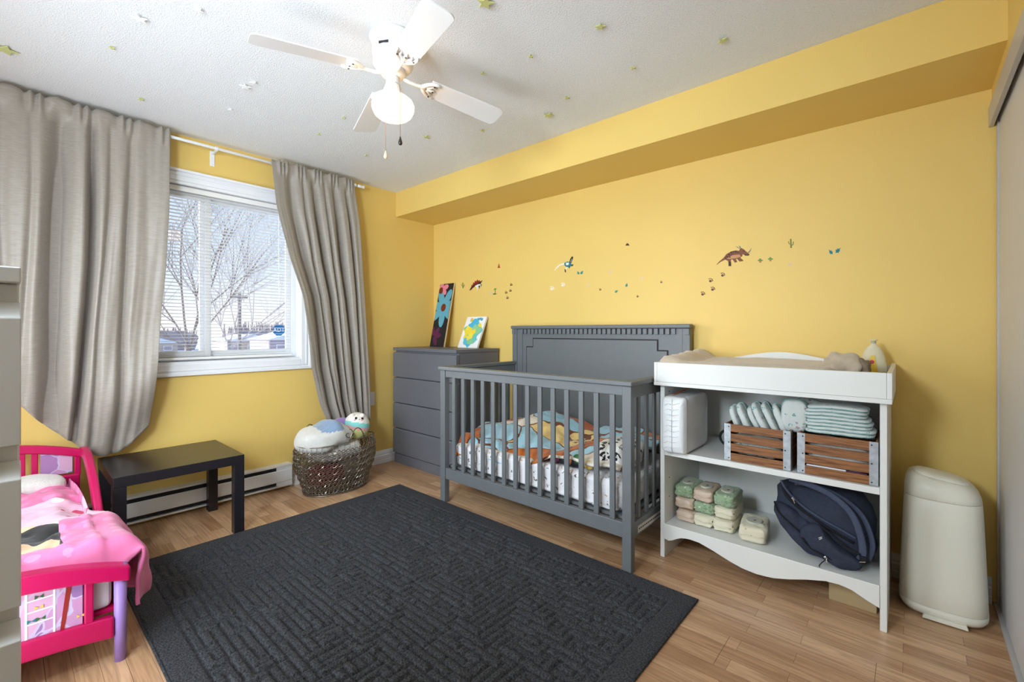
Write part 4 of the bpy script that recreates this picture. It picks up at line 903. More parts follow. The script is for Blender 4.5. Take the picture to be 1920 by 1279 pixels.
G().box(B0, B1, BYF2, AYB, .8935, .912).obj('tray_base', 'white_lam', ct, bevel=.0015)
G().box(B0+.0005+.016, B1-.0165, BYF2+.002, BYF2+.018, .9125, 1.012).obj('tray_front', 'white_lam', ct, bevel=.0015)
for x in (B0, B1-.016):
    G().prism([(BYF2+.002, .9125), (BYF2+.002, 1.012), (AYB-.10, 1.014), (AYB-.03, 1.020), (AYB-.001, 1.020), (AYB-.001, .9125)], 'x', x, x+.016).obj('tray_side', 'white_lam', ct, bevel=.0015)
tb = [(lerp(B0+.0165, B1-.0165, i/40), 1.012+.048*sm(.12, .5, min(i/40, 1-i/40))) for i in range(41)]
G().prism([(B0+.0165, .9125)]+tb+[(B1-.0165, .9125)], 'y', AYB-.017, AYB-.001).obj('tray_back', 'white_lam', ct, bevel=.0015)
for z in (.855, .70, .40, .30):
    G().lathe([(0, 0), (.0035, 0), (.0035, .001), (0, .001)], (0, 0, 0), 10).xf(Matrix.Translation((A0+.0221, AYF+.06, z)) @ Matrix.Rotation(PI/2, 4, 'Y')).obj('peg_hole', 'dark', ct)
# pad on the tray
def padf(s, t):
    x = lerp(B0+.03, 3.28, s); y = lerp(BYF2+.03, AYB-.03, t)
    z = .985+.018*(2*abs(t-.5))**2+.006*nz3(x*9, y*9)+.045*sm(.16, .04, s)*(.45+.55*sm(.0, .5, t))*(1+.35*nz3(t*7, 2))-.012*sm(.03, 0, s)
    e = min(s, 1-s, t, 1-t); z -= .03*sm(.02, 0, e)
    return (x, y, z)
G().grid(padf, 70, 40).obj('changing_pad', 'pad', smooth=True, solid=.05, label='beige plush changing pad in the white tray', cat='changing pad', fixn=False)
g = G(); c0 = Vector((3.295, -.33, .995))
g.sell(c0, (.085, .10, .078), .9, .9, 48, 24, fn=lambda p: p*(1+.30*nz3(p.x*20, p.y*20, p.z*22))+Vector((.02*math.sin(p.z*50), 0, 0)), mfn=None)
g.obj('crumpled_cloth', 'pad', smooth=True, label='crumpled beige cloth bunched at the right end of the changing pad', cat='cloth')
G().sell((3.375, -.36, .99), (.032, .05, .060), .9, .9, 30, 16, fn=lambda p: p*(1+.35*nz3(p.x*35, p.y*35, p.z*30))).obj('cloth_pouch', 'pad_dark', smooth=True, label='dark taupe scrunched fabric pouch beside the beige cloth', cat='pouch')
bo = thing('lotion_bottle', 'rounded milky plastic bottle with a yellow label on the tray corner', 'bottle', (3.400, -.13, .9125))
pr_ = [(0, 0), (.042, 0), (.047, .008), (.049, .05), (.048, .10), (.044, .135), (.036, .163), (.024, .185), (.012, .196), (.010, .205)]
G().lathe(pr_+[(0, .205)], (0, 0, 0), 32).xf(Matrix.Translation((3.400, -.13, .9125)) @ Matrix.Scale(.62, 4, (0, 1, 0))).obj('bottle_body', 'plastic_milk', bo, smooth=True)
G().lathe([(0, .205), (.010, .205), (.010, .214), (.016, .216), (.016, .220), (0, .220)], (3.400, -.13, .9125), 20).obj('cap', 'plastic_milk', bo, smooth=True)
lbm = G().plate([(3.368, -.1602, .955), (3.423, -.1602, .955), (3.405, -.1586, 1.06), (3.392, -.1586, 1.06)], (0, -1, 0), .001).obj('bottle_label', 'yellow_label', bo)
G().lathe([(0, 0), (.009, 0), (.009, .001), (0, .001)], (0, 0, 0), 14).xf(Matrix.Translation((3.396, -.1616, 1.030)) @ Matrix.Rotation(PI/2, 4, 'X')).obj('badge', 'red', lbm)
# pack of diapers, left on the upper shelf
dp = thing('diaper_package', 'shrink-wrapped block of diapers standing at the left of the upper shelf', 'package', (2.64, -.42, .557))
G().sell((2.640, -.435, .557+.143), (.060, .178, .143), .18, .22, 64, 30, fn=lambda p: p+Vector((.0035*nz3(p.x*8, p.y*60, p.z*4)+.003*math.sin(p.y*160)*.4, .006*nz3(p.x*40, 1, p.z*40), .004*nz3(p.x*20, p.y*20, 4)))).obj('wrapped_pack', 'wrap', dp, smooth=True)
g = G(); g.tube([(2.638, -.6145, .565), (2.637, -.617, .70), (2.638, -.6145, .835)], .0022, 6, flat=.5)
for k in range(9):
    z = .59+k*.027
    for s_ in (-1, 1): g.tube([(2.638+s_*.004, -.6165, z), (2.638+s_*.022, -.6155, z+.004), (2.638+s_*.042, -.612, z+.010*s_)], [.0022, .0016, .0006], 6)
g.obj('seam_pleats', 'wrap', dp, smooth=True)
G().tube([(2.600, -.53, .838), (2.645, -.36, .872)], .0035, 6).obj('orange_stick', 'orange_wood', label='thin orange-brown rod lying on top of the wrapped diapers', cat='rod')
# black ring behind the crate
G().tube([(2.800+.040*math.cos(2*PI*k/24), -.26, .603+.040*math.sin(2*PI*k/24)) for k in range(24)], .0065, 8, closed=True).obj('black_ring', 'blackpl', smooth=True, label='black round ring standing behind the left crate', cat='ring')
# crates
def crate(x0, x1, lab):
    yf, yb, z0, z1 = -.530, -.235, .557, .730; c_ = thing('wooden_crate', lab, 'crate', ((x0+x1)/2, (yf+yb)/2, z0), 'slatted crates on the upper shelf')
    hs = .0355; gp = (z1-z0-4*hs)/3
    for k in range(4):
        z = z0+k*(hs+gp)
        for y_ in (yf, yb-.008): G().box(x0+.003, x1-.003, y_+.001, y_+.009, z, z+hs).obj('slat', 'wood', c_, bevel=.001)
        for x_ in (x0+.003, x1-.011): G().box(x_, x_+.008, yf+.0095, yb-.0085, z, z+hs).obj('slat', 'wood', c_, bevel=.001)
    for y_ in (yf+.0012,):
        for x_ in (x0+.030, x1-.052):
            pass
    G().box(x0+.0115, x1-.0115, yf+.0095, yb-.0085, z0, z0+.008).obj('crate_bottom', 'wood', c_)
    for x_, sx in ((x0, 1), (x1, -1)):
        for y_, sy in ((yf, 1), (yb+.001, -1)):
            g = G(); xa, xb2 = sorted((x_, x_+sx*.030)); ya, yb2 = sorted((y_, y_+sy*.0009)); g.box(xa, xb2, ya, yb2, z0+.001, z1+.001)
            ya, yb2 = sorted((y_, y_+sy*.026)); xa, xb2 = sorted((x_, x_+sx*.0012)); g.box(xa, xb2, ya, yb2, z0+.001, z1+.001)
            mb = g.obj('corner_bracket', 'steel', c_)
            if sy == 1:
                g = G()
                for zz in (z0+.012, (z0+z1)/2, z1-.012): g.sell((x_+sx*.022, y_-.001, zz), (.003, .0018, .003), nu=8, nv=6)
                g.obj('rivets', 'screw', mb, smooth=True)
crate(2.858, 3.136, 'left slatted wooden crate with metal corners holding upright diapers')
crate(3.158, 3.436, 'right slatted wooden crate with metal corners under the flat pile of diapers')
# diapers
def diaper(w, d, h, c, rot, lab, grp, seed, bend=.0):
    t = thing('folded_diaper', lab, 'diaper', c, grp)
    def f(p): return Vector((p.x, p.y+bend*(p.z/h)**2*.5*w*0, p.z))+Vector((.004*nz3(p.z*20+seed, p.x*10, 1), bend*(p.z/h)**2, .004*nz3(p.x*25, seed, p.y*20)))
    R_ = Matrix.Rotation(rot[2], 4, 'Z') @ Matrix.Rotation(rot[1], 4, 'Y') @ Matrix.Rotation(rot[0], 4, 'X')
    T = Matrix.Translation(c)
    G().sell((0, 0, 0), (w/2, d/2, h/2), .55, .45, 30, 20, fn=f).xf(T @ R_).obj('diaper_body', 'diaper', t, smooth=True)
    pts = []
    for k in range(15):
        a = -PI*.08+PI*1.16*k/14; p = Vector((w/2*.97*math.copysign(abs(math.cos(a))**.5, math.cos(a)), 0, h/2*1.01*abs(math.sin(a))**.5*(1 if math.sin(a) >= 0 else -1))); p = f(p); pts.append(T @ (R_ @ p))
    G().tube(pts, .0042, 6).obj('elastic_edge', 'diaper_trim', t, smooth=True)
    return t
for k, (u, v, h_, ry, rx) in enumerate(((1398, 792, .12, -.18, 0), (1417, 790, .135, -.30, 0), (1436, 790, .125, -.26, 0), (1452, 786, .15, -.32, 0), (1468, 785, .155, -.30, 0), (1483, 784, .15, -.26, .0))):
    q = on_y(u, v, -.47+.018*(k % 2)); q = Vector((2.893+k*.037, -.47, .742+.003*k))
    ordn = ('leftmost', 'second from the left', 'third from the left', 'third from the right', 'second from the right', 'rightmost')[k]
    diaper(.028+.003*(k % 2), .13, h_+.012*math.sin(k*2.3), (q.x, q.y+.05, q.z+.008), (0.0, ry-.12, 0.08*((k % 3)-1)), 'diaper standing upright in the left crate, %s of six' % ordn, 'upright diapers in the left crate', k*3.1)
diaper(.100, .055, .150, (3.135, -.455, .790), (.12, .05, .15), 'diaper with a grey print leaning at the gap between the crates', None, 5)
diaper(.120, .05, .13, (3.185, -.40, .800), (-.1, .35, .2), 'diaper slumped against the flat pile, above the crate gap', None, 9)
for k in range(8):
    ordn = ('bottom one', 'second up', 'third up', 'fourth up', 'fifth up', 'sixth up', 'seventh up', 'top one')[k]
    t = thing('folded_diaper', 'diaper in the flat pile on the right crate, %s' % ordn, 'diaper', (3.31, -.44, .735+k*.0155), 'flat diapers on the right crate')
    w = .245-.004*k; off_ = .006*math.sin(k*2.1)-(0 if k < 4 else .010)
    f = lambda p, k=k: Vector((p.x, p.y, p.z-.22*(max(p.x, 0))**2*2.2*(k/8+.15)-.10*max(-p.x-.04, 0)*(.5+k/8)+.002*nz3(p.x*40, p.y*20, k*3)))
    G().sell((3.300+off_, -.43, .7425+k*.0152), (w/2, .080, .0100), .6, .5, 44, 12, fn=f).obj('diaper_body', 'diaper', t, smooth=True)
    pts = []
    for j in range(17):
        x = lerp(-w/2*.97, w/2*.97, j/16); p = f(Vector((x, 0, 0))); e_ = abs(x/(w/2)); pts.append((3.300+off_+p.x, -.43-.0795*(1-e_**4)**.3, .7425+k*.0152+p.z-.004))
    G().tube(pts, .0022, 5).obj('elastic_edge', 'diaper_trim', t, smooth=True)
# things inside the crates seen through the slats
G().sell((3.30, -.40, .635), (.115, .10, .060), .5, .4, 30, 16, fn=lambda p: p*(1+.15*nz3(p.x*30, p.y*30, p.z*30))).obj('stored_cloths', 'frost', smooth=True, label='pale cloths inside the right crate seen through its slats', cat='cloth')
G().box(3.19, 3.33, -.515, -.508, .589, .597).box(3.33, 3.40, -.515, -.508, .585, .595, 1).obj('tube_of_cream', ['white_ink', 'plum'], label='white and purple tube lying low in the right crate', cat='tube', bevel=.002)
G().sell((2.985, -.40, .625), (.105, .09, .05), .5, .4, 30, 16, fn=lambda p: p*(1+.15*nz3(p.x*30, p.y*30, p.z*30))).obj('stored_cloths', 'diaper', smooth=True, label='folded diapers lying inside the left crate seen through its slats', cat='diapers')
# wipes
def wipes(c, w, d, h, m_, lab, lid=False, seed=0, rz=0.0):
    t = thing('wipes_pack', lab, 'wipes pack', (c[0], c[1], c[2]), 'packs of wipes on the lower shelf')
    T = Matrix.Translation((c[0], c[1], c[2]+h/2)) @ Matrix.Rotation(rz, 4, 'Z')
    G().sell((0, 0, 0), (w/2, d/2, h/2), .38, .28, 48, 24, fn=lambda p: p+Vector((.007*nz3(p.x*55+seed, p.y*40, p.z*60), .008*nz3(p.x*60, seed, p.z*60), .006*nz3(p.x*50, p.y*50, seed)))).xf(T).obj('wrapper', m_, t, smooth=True)
    pts = [T @ Vector((x, -d/2-.0035+.0*x, .004*math.sin(x*90+seed))) for x in (-w*.42, -w*.2, 0, w*.2, w*.42)]
    G().tube(pts, [.004]*5, 6, flat=.6).obj('end_seal', m_, t, smooth=True)
    if lid:
        g = G(); n_ = 24; g.loft([[T @ Vector((w*.30*math.cos(2*PI*k/n_)*s_, -.015+d*.21*math.sin(2*PI*k/n_)*s_, h/2+z_)) for k in range(n_)] for s_, z_ in ((1, -.003), (1, .004), (.93, .006))]); ld = g.obj('flip_lid', 'lid', t, smooth=False)
        G().box(-.003, .003, -.007, .007, 0, .0008).xf(T @ Matrix.Translation((.004, -.02, h/2+.006)) @ Matrix.Rotation(-.5, 4, 'Z')).obj('logo_print', 'screw', ld)
zb = .1755; hh_ = .058; Y_ = -.355; D_ = .19
for (x, z, m_, lab, lid) in ((2.648, zb, 'wipe_blush', 'blush wipes pack in the bottom row at far left', 0), (2.738, zb, 'wipe_cream', 'cream wipes pack in the bottom row, second from left', 0), (2.832, zb, 'wipe_cream', 'cream dotted wipes pack in the bottom row, third from left', 0),
        (2.634, zb+hh_, 'wipe_blush', 'blush wipes pack in the middle row at left', 0), (2.732, zb+hh_, 'wipe_green', 'green leafy wipes pack in the centre of the middle row', 0), (2.832, zb+hh_, 'wipe_cream', 'cream dotted wipes pack in the middle row at right', 0),
        (2.632, zb+2*hh_, 'wipe_green', 'green wipes pack with a lid on top of the stack at left', 1), (2.727, zb+2*hh_, 'wipe_blush', 'blush wipes pack with a lid on top of the stack, centre', 1), (2.830, zb+2*hh_, 'wipe_green', 'large green wipes pack with a lid on top of the stack at right', 1)):
    wipes((x, Y_-.02*(z == zb), z), .098, D_, hh_ if not lid else .066, m_, lab, lid, x*10+z*50)
wipes((2.962, -.405, zb), .118, .20, .080, 'wipe_cream', 'cream dotted wipes pack with a lid standing alone at the right of the stack', 1, 3.3, .12)

# backpack on the lower shelf
bpk = thing('backpack', 'navy canvas backpack slumped on its side on the lower shelf', 'backpack', (3.24, -.32, .175))
def P(u, v, y): return on_y(u, v, y)
def blob(pts, yc, th, nm, m_, seed, puff=1.0, n=44):
    """padded cloth volume from an outline in the x-z plane, with its own depth"""
    c = Vector((sum(p[0] for p in pts)/len(pts), sum(p[1] for p in pts)/len(pts))); N = len(pts)
    ring = []
    for i in range(n):
        s_ = i/n*N; k = int(s_); f_ = s_-k; a, b_, c2, d2 = [Vector(pts[(k+j) % N]) for j in (-1, 0, 1, 2)]
        ring.append(0.5*((2*b_)+(-a+c2)*f_+(2*a-5*b_+4*c2-d2)*f_*f_+(-a+3*b_-3*c2+d2)*f_**3))
    g = G(); rings = []
    for j in range(15):
        a = -PI/2+PI*(j+.5)/15; s_ = abs(math.cos(a))**.42; yy = yc+th*math.sin(a)
        rr = []
        for r_ in ring:
            q_ = c+(r_-c)*s_; k = 1+.07*nz3(q_.x*18+seed, yy*12, q_.y*18); q_ = c+(q_-c)*k
            rr.append(Vector((q_.x, yy+.020*nz3(q_.x*15, q_.y*15, seed)+.006*nz3(q_.x*40, q_.y*40, seed), q_.y)))
        rings.append(rr)
    g.loft(rings); return g.obj(nm, m_, bpk, smooth=True)
xz = lambda L_, y: [(on_y(u, v, y).x, max(on_y(u, v, y).z, .178)) for u, v in L_]
blob(xz([(1462, 905), (1456, 945), (1475, 985), (1505, 1018), (1545, 1045), (1580, 1068), (1625, 1066), (1641, 1040), (1643, 990), (1632, 950), (1605, 922), (1560, 908), (1500, 902)], -.36), -.33, .13, 'main_compartment', 'navy', 2)
blob(xz([(1452, 938), (1458, 968), (1480, 1000), (1510, 1030), (1550, 1056), (1590, 1068), (1600, 1045), (1560, 1010), (1515, 975), (1480, 948)], -.45), -.455, .035, 'front_panel', 'navy', 7)
blob(xz([(1503, 990), (1502, 1008), (1520, 1030), (1550, 1050), (1575, 1068), (1600, 1070), (1618, 1060), (1605, 1045), (1575, 1025), (1552, 1003), (1540, 985), (1520, 982)], -.48), -.487, .030, 'front_pocket', 'navy', 4)
# zips, piping
def strip(L_, y, r_, nm, m_, flat=1.0, par=bpk, dy=0, up=None):
    pts = [Vector(on_y(u, v, y+dy*i/max(1, len(L_)-1))) for i, (u, v) in enumerate(L_)]; out_ = []
    N = len(pts)
    for i in range((N-1)*5+1):
        s_ = i/5; k = min(int(s_), N-2); f_ = s_-k; a, b_, c2, d2 = [pts[max(0, min(N-1, q_))] for q_ in (k-1, k, k+1, k+2)]
        out_.append(0.5*((2*b_)+(-a+c2)*f_+(2*a-5*b_+4*c2-d2)*f_*f_+(-a+3*b_-3*c2+d2)*f_**3))
    return G().tube(out_, r_, 8, flat=flat, up=up).obj(nm, m_, par, smooth=True)
z1p = strip([(1466, 910), (1475, 930), (1498, 952), (1530, 975), (1565, 998), (1600, 1018)], -.468, .006, 'zip', 'navy_dark', .5, up=(0, 1, 0))
strip([(1464, 900), (1474, 918), (1500, 945), (1535, 970), (1570, 990), (1605, 1010)], -.470, .0045, 'zip_flap', 'navy_light', .5, up=(0, 1, 0))
strip([(1452, 940), (1460, 960), (1485, 985), (1502, 1000)], -.492, .004, 'piping', 'navy_dark')
strip([(1503, 1008), (1520, 1028), (1545, 1042), (1560, 1050)], -.520, .004, 'zip', 'navy_dark')
strip([(1540, 988), (1562, 1005), (1590, 1028), (1612, 1040)], -.515, .005, 'zip', 'navy_dark')
strip([(1480, 897), (1520, 910), (1560, 930), (1595, 962), (1612, 1000), (1618, 1035), (1612, 1050)], -.487, .0135, 'shoulder_strap', 'navy_light', .35, dy=-.02, up=(0, 1, 0))
strip([(1490, 905), (1530, 912), (1580, 935), (1618, 970), (1636, 1020), (1628, 1050)], -.455, .010, 'shoulder_strap', 'navy_light', .35, dy=-.02, up=(0, 1, 0))
bk_ = G().obox(on_y(1618, 1048, -.515), (.012, 0, 0), (0, .004, 0), (0, 0, .010)).obj('buckle', 'navy_dark', bpk, bevel=.002)
G().obox(on_y(1617, 1054, -.521), (.010, 0, .003), (0, .0015, 0), (0, 0, .0015)).obj('buckle_bar', 'chrome', bk_)
for u, v in ((1487, 936), (1548, 1046)):
    q = on_y(u, v, -.505 if u < 1500 else -.525)
    G().obox(q, (.004, 0, -.005), (0, .0015, 0), (.003, 0, .003)).obox(q+Vector((.004, 0, -.012)), (.002, 0, -.006), (0, .0012, 0), (.002, 0, .001)).obj('zip_puller', 'chrome', bpk, bevel=.001)
strip([(1548, 1050), (1540, 1056), (1536, 1062), (1542, 1068)], -.535, .002, 'zip_cord', 'navy_dark')
lp = on_y(1538, 1008, -.5205); G().obox(lp, (.006, 0, .004), (0, .0004, 0), (.0005, 0, -.0012)).obox(lp+Vector((.001, 0, -.006)), (.005, 0, .004), (0, .0004, 0), (.0005, 0, -.0012)).obj('stitched_logo', 'frost', bpk)
# cardboard box on the floor under the table
bx_ = thing('cardboard_box', 'small beige box on the floor under the changing table', 'box', (3.33, -.34, 0))
G().box(3.262, 3.425, -.43, -.25, 0, .072).obj('box_body', 'beige_card', bx_, bevel=.002); G().box(3.258, 3.429, -.434, -.246, .0725, .076).obj('box_lid', 'beige_card', bx_, bevel=.001)

# ---------------------------------------------------------------- diaper pail
pl = thing('diaper_pail', 'tall off-white plastic diaper pail by the closet door', 'pail', (3.630, -.205, 0))
def ovr(cx_, cy_, a, b_, z, n=56, e=.62, tilt=0.0):
    sg = lambda v, e_: math.copysign(abs(v)**e_, v)
    return [Vector((cx_+a*sg(math.cos(2*PI*k/n), e), cy_+b_*sg(math.sin(2*PI*k/n), e), z+tilt*(cx_+a*math.cos(2*PI*k/n)-cx_))) for k in range(n)]
PC = (3.628, -.200)
G().loft([ovr(*PC, a, b_, z) for a, b_, z in ((.118, .118, .010), (.128, .128, .014), (.136, .136, .028), (.137, .137, .050))]).obj('base_ring', 'pail', pl, smooth=True)
G().loft([ovr(*PC, a, b_, z) for a, b_, z in ((.134, .134, .0505), (.136, .136, .054), (.134, .134, .12), (.129, .129, .26), (.1235, .1235, .40), (.1195, .1195, .478), (.1175, .1175, .4815))]).obj('pail_body', 'pail', pl, smooth=True)
rr = []
for a, z, tl in ((.1175, .482, 0), (.1195, .486, 0), (.118, .505, -.05), (.113, .530, -.12), (.104, .548, -.16), (.094, .558, -.17), (.092, .560, -.17)): rr.append(ovr(PC[0]-.004*(z-.48)*10, PC[1], a, a, z, e=.66, tilt=tl))
hd = G().loft(rr).obj('hood', 'pail', pl, smooth=True)
rr = [ovr(PC[0]-.003, PC[1]-.004, a, a*.80, z, e=.75, tilt=-.17) for a, z in ((.090, .558), (.088, .565), (.078, .572), (.055, .576), (.02, .577))]
ld = G().loft(rr).obj('lid', 'pail', pl, smooth=True)
G().tube([(3.585, -.288, .563), (3.605, -.297, .557), (3.635, -.299, .550), (3.660, -.291, .546)], [.001, .003, .003, .001], 8).obj('finger_lip', 'pail', ld, smooth=True)
G().prism([(3.565, .006), (3.700, .006), (3.695, .022), (3.570, .022)], 'y', -.345, -.325).obj('foot_pedal', 'pail', pl, bevel=.002)
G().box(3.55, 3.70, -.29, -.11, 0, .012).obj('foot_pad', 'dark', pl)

# ---------------------------------------------------------------- wire basket with toys
bk = thing('wire_basket', 'oval woven bronze wire basket with loop handles under the right curtain', 'basket', (.27, -1.16, 0))
BC = (.300, -1.165)
def bsec(z):
    t = z/.375; return lerp(.165, .205, sm(0, .6, t))-.004*sm(.7, 1, t), lerp(.235, .300, sm(0, .65, t))-.006*sm(.75, 1, t)
def bp3(a, z): rx, ry = bsec(z); return Vector((BC[0]+rx*math.cos(a), BC[1]+ry*math.sin(a), z+(.012*math.sin(a*2+.4) if z > .33 else 0)))
g = G(); NA = 64
g.tube([bp3(2*PI*k/NA, .372) for k in range(NA)], .0042, 8, closed=True); g.obj('rim', 'wire', bk, smooth=True)
g = G(); g.tube([bp3(2*PI*k/NA, .006) for k in range(NA)], .0045, 8, closed=True); g.tube([bp3(2*PI*k/NA, .018) for k in range(NA)], .0035, 6, closed=True); g.obj('base_hoop', 'wire', bk, smooth=True)
g = G()
for k in range(46):
    a = 2*PI*k/46; g.tube([bp3(a, z) for z in (.012, .09, .18, .27, .33, .372)], .0016, 5)
g.obj('stake', 'wire', bk, kind='stuff')
g = G(); NW = 168
for r_ in range(13):
    z = .028+r_*.0240
    for ph in (0, PI):
        g.tube([bp3(2*PI*k/NW, z)+Vector((math.cos(2*PI*k/NW), math.sin(2*PI*k/NW), 0))*.0060*math.cos(2*PI*k*28/NW+ph)+Vector((0, 0, .0105*math.sin(2*PI*k*28/NW+ph+1.3*(r_ % 2)))) for k in range(NW)], .0032, 5, closed=True)
g.obj('twisted_wire_weave', 'wire', bk, kind='stuff')
for sy in (-1, 1):
    a0_ = .28 if sy > 0 else PI+.15
    a0_ = math.radians(12) if sy > 0 else math.radians(205)
    pA = bp3(a0_-.22, .372); pB = bp3(a0_+.22, .372); pts = []
    for k in range(15):
        s_ = k/14; q_ = pA.lerp(pB, s_); pts.append(q_+Vector((.006*math.sin(PI*s_), 0, .085*math.sin(PI*s_)**.7)))
    G().tube(pts, .0038, 8).obj('handle', 'wire', bk, smooth=True)
bs = [bp3(2*PI*k/NA, .010) for k in range(NA)]; g = G(); g.loft([[Vector((BC[0]+(p.x-BC[0])*s_, BC[1]+(p.y-BC[1])*s_, z_)) for p in bs] for s_, z_ in ((.97, .006), (.97, .010))]); g.obj('base_plate', 'wire', bk)
# contents
def soft(nm, c, r, m_, lab, cat, seed, e=.8, amp=.12, fr=12, mfn=None, ms=None):
    return G().sell(c, r, e, e, 44, 24, fn=lambda p: p*(1+amp*nz3(p.x*fr+seed, p.y*fr, p.z*fr)), mfn=mfn).obj(nm, ms or m_, smooth=True, label=lab, cat=cat)
pl1 = thing('fleece_toy', 'large cream fleece toy with a pale blue patch filling the basket top', 'soft toy', (.28, -1.27, .36))
def tf(p): return p*(1+.10*nz3(p.x*10+3, p.y*9, p.z*12))+Vector((0, 0, .035*math.exp(-((p.y-.05)/.06)**2)))
def blue(f): return 0
g = G().sell((.30, -1.262, .385), (.165, .198, .098), .85, .85, 56, 30, fn=tf)
for f in g.bm.faces:
    c_ = f.calc_center_median(); 
    if c_.z > .435 and -1.330 < c_.y < -1.165 and c_.x > .20 and c_.z > .455-.3*(c_.y+1.25)**2*0: f.material_index = 1
g.obj('body', ['frost', 'denim'], pl1, smooth=True)
q0 = Vector((.452, -1.150, .418))
sp_ = [q0+Vector((0, .006*a*math.cos(a), .0048*a*math.sin(a))) for a in [k*.45 for k in range(2, 18)]]
G().tube([p+Vector((.0, 0, 0)) for p in sp_], .0022, 6).obj('swirl_embroidery', 'ink', pl1, smooth=True)
soft('lilac_cushion', (.20, -1.08, .41), (.08, .09, .085), 'purple', 'lilac fleece cushion between the two toys in the basket', 'cushion', 4)
pt = thing('round_plush', 'round cream plush animal with aqua, coral and lemon bands in the basket', 'soft toy', (.27, -.995, .40))
PCt = Vector((.275, -.985, .432)); RP = .098
g = G().sell(PCt, (RP, RP, RP*1.05), 1, 1, 40, 30)
for f in g.bm.faces:
    c_ = f.calc_center_median()-PCt; dz2 = c_.z+.25*c_.y
    f.material_index = 0 if dz2 > .030 else (1 if dz2 > -.004 else (2 if dz2 > -.026 else 3))
g.obj('body', ['cream_fl', 'yoga_a', 'yoga_b', 'yoga_c'], pt, smooth=True)
dirc = (CAM-PCt).normalized(); side = dirc.cross(Vector((0, 0, 1))).normalized()*-1; upv = side.cross(dirc)*-1 if side.cross(dirc).z < 0 else side.cross(dirc)
def onb(a, b_, k=1.0): d_ = (dirc+side*a+upv*b_).normalized(); return PCt+Vector((d_.x*RP, d_.y*RP, d_.z*RP*1.05))*k
for a in (-.05, .55):
    G().sell(onb(a, .62), (.009, .009, .011), 1, 1, 12, 8).obj('eye', 'ink', pt, smooth=True); G().sell(onb(a-.10, .45, 1.0), (.008, .008, .005), 1, 1, 12, 8).obj('cheek', 'yoga_b', pt, smooth=True)
G().sell(onb(.25, .48), (.004, .004, .003), 1, 1, 10, 6).obj('nose', 'ink', pt, smooth=True)
for a in (-.55, .75): G().sell(onb(a, 1.25), (.020, .020, .018), 1, 1, 16, 10).obj('ear', 'cream_fl', pt, smooth=True)
soft('crimson_blanket', (.30, -1.25, .12), (.095, .125, .075), 'crimson', 'crimson blanket at the bottom of the wire basket', 'blanket', 2, .6)
soft('dark_blanket', (.29, -1.06, .15), (.095, .105, .10), 'pad_dark', 'taupe cloth low in the basket', 'cloth', 6, .6)
soft('white_blanket', (.29, -1.17, .28), (.125, .19, .06), 'frost', 'pale grey blanket showing through the upper basket wires', 'blanket', 8, .6)

# ---------------------------------------------------------------- wall decals (vinyl stickers on the decal wall)
def wp(u, v): return on_y(u, v, 0.0)
def decal(lab, cat, polys):
    """polys: list of (pixel outline, ink); each is a thin vinyl shape on the wall"""
    inks = []; g = G()
    for lv, (L_, ink) in enumerate(polys):
        if ink not in inks: inks.append(ink)
        pts = [wp(u, v) for u, v in L_]; y0_ = -.0006-.00012*lv
        g.plate([(p.x, y0_+.0006, p.z) for p in pts], (0, -1, 0), .0006+.00012*lv, inks.index(ink))
    g.obj('wall_decal', inks, label=lab, cat=cat, group='dinosaur wall decals', fixn=True)
Z = lambda pts, ox, oy, s: [(ox+x/s, oy+y/s) for x, y in pts]
A_ = lambda pts: Z(pts, 1220, 420, 4.571)      # from the 4.57x enlargement of the right part
B_ = lambda pts: Z(pts, 840, 420, 4.8)
def sp2(cx_, cy_, r, n=8, k=1.0): return [(cx_+r*math.cos(2*PI*i/n), cy_+r*k*math.sin(2*PI*i/n)) for i in range(n)]
decal('brown spotted horned dinosaur decal at the right of the wall', 'wall decal', [
    (A_([(560, 352), (590, 320), (625, 290), (650, 258), (690, 235), (730, 226), (765, 232), (790, 250), (785, 275), (768, 290), (790, 308), (795, 318), (760, 322), (742, 300), (730, 300), (742, 326), (722, 332), (700, 302), (688, 310), (690, 360), (668, 362), (664, 318), (640, 306), (600, 325), (575, 344)]), 'd_brown'),
    (A_([(650, 300), (700, 268), (760, 262), (775, 280), (740, 292), (690, 300)]), 'd_tan'),
    (A_([(755, 232), (775, 206), (795, 215), (820, 238), (846, 258), (842, 270), (815, 270), (785, 258), (770, 250)]), 'd_brown'),
    (A_([(800, 262), (846, 262), (842, 272), (810, 272)]), 'd_dark'), (A_([(672, 320), (690, 330), (690, 362), (668, 362)]), 'd_dark'),
    (A_([(832, 246), (850, 228), (864, 205), (856, 232), (842, 250)]), 'd_grey'), (A_([(765, 210), (745, 196), (725, 194), (748, 204), (768, 218)]), 'd_grey'), (A_([(775, 208), (768, 192), (752, 184), (762, 198), (770, 214)]), 'd_grey')]
    + [(A_(sp2(x, y, r)), 'd_dark') for x, y, r in ((690, 245, 7), (710, 240, 6), (672, 262, 7), (655, 280, 6), (700, 258, 5), (730, 240, 6), (748, 246, 5), (640, 292, 5), (680, 285, 5), (800, 232, 5))])
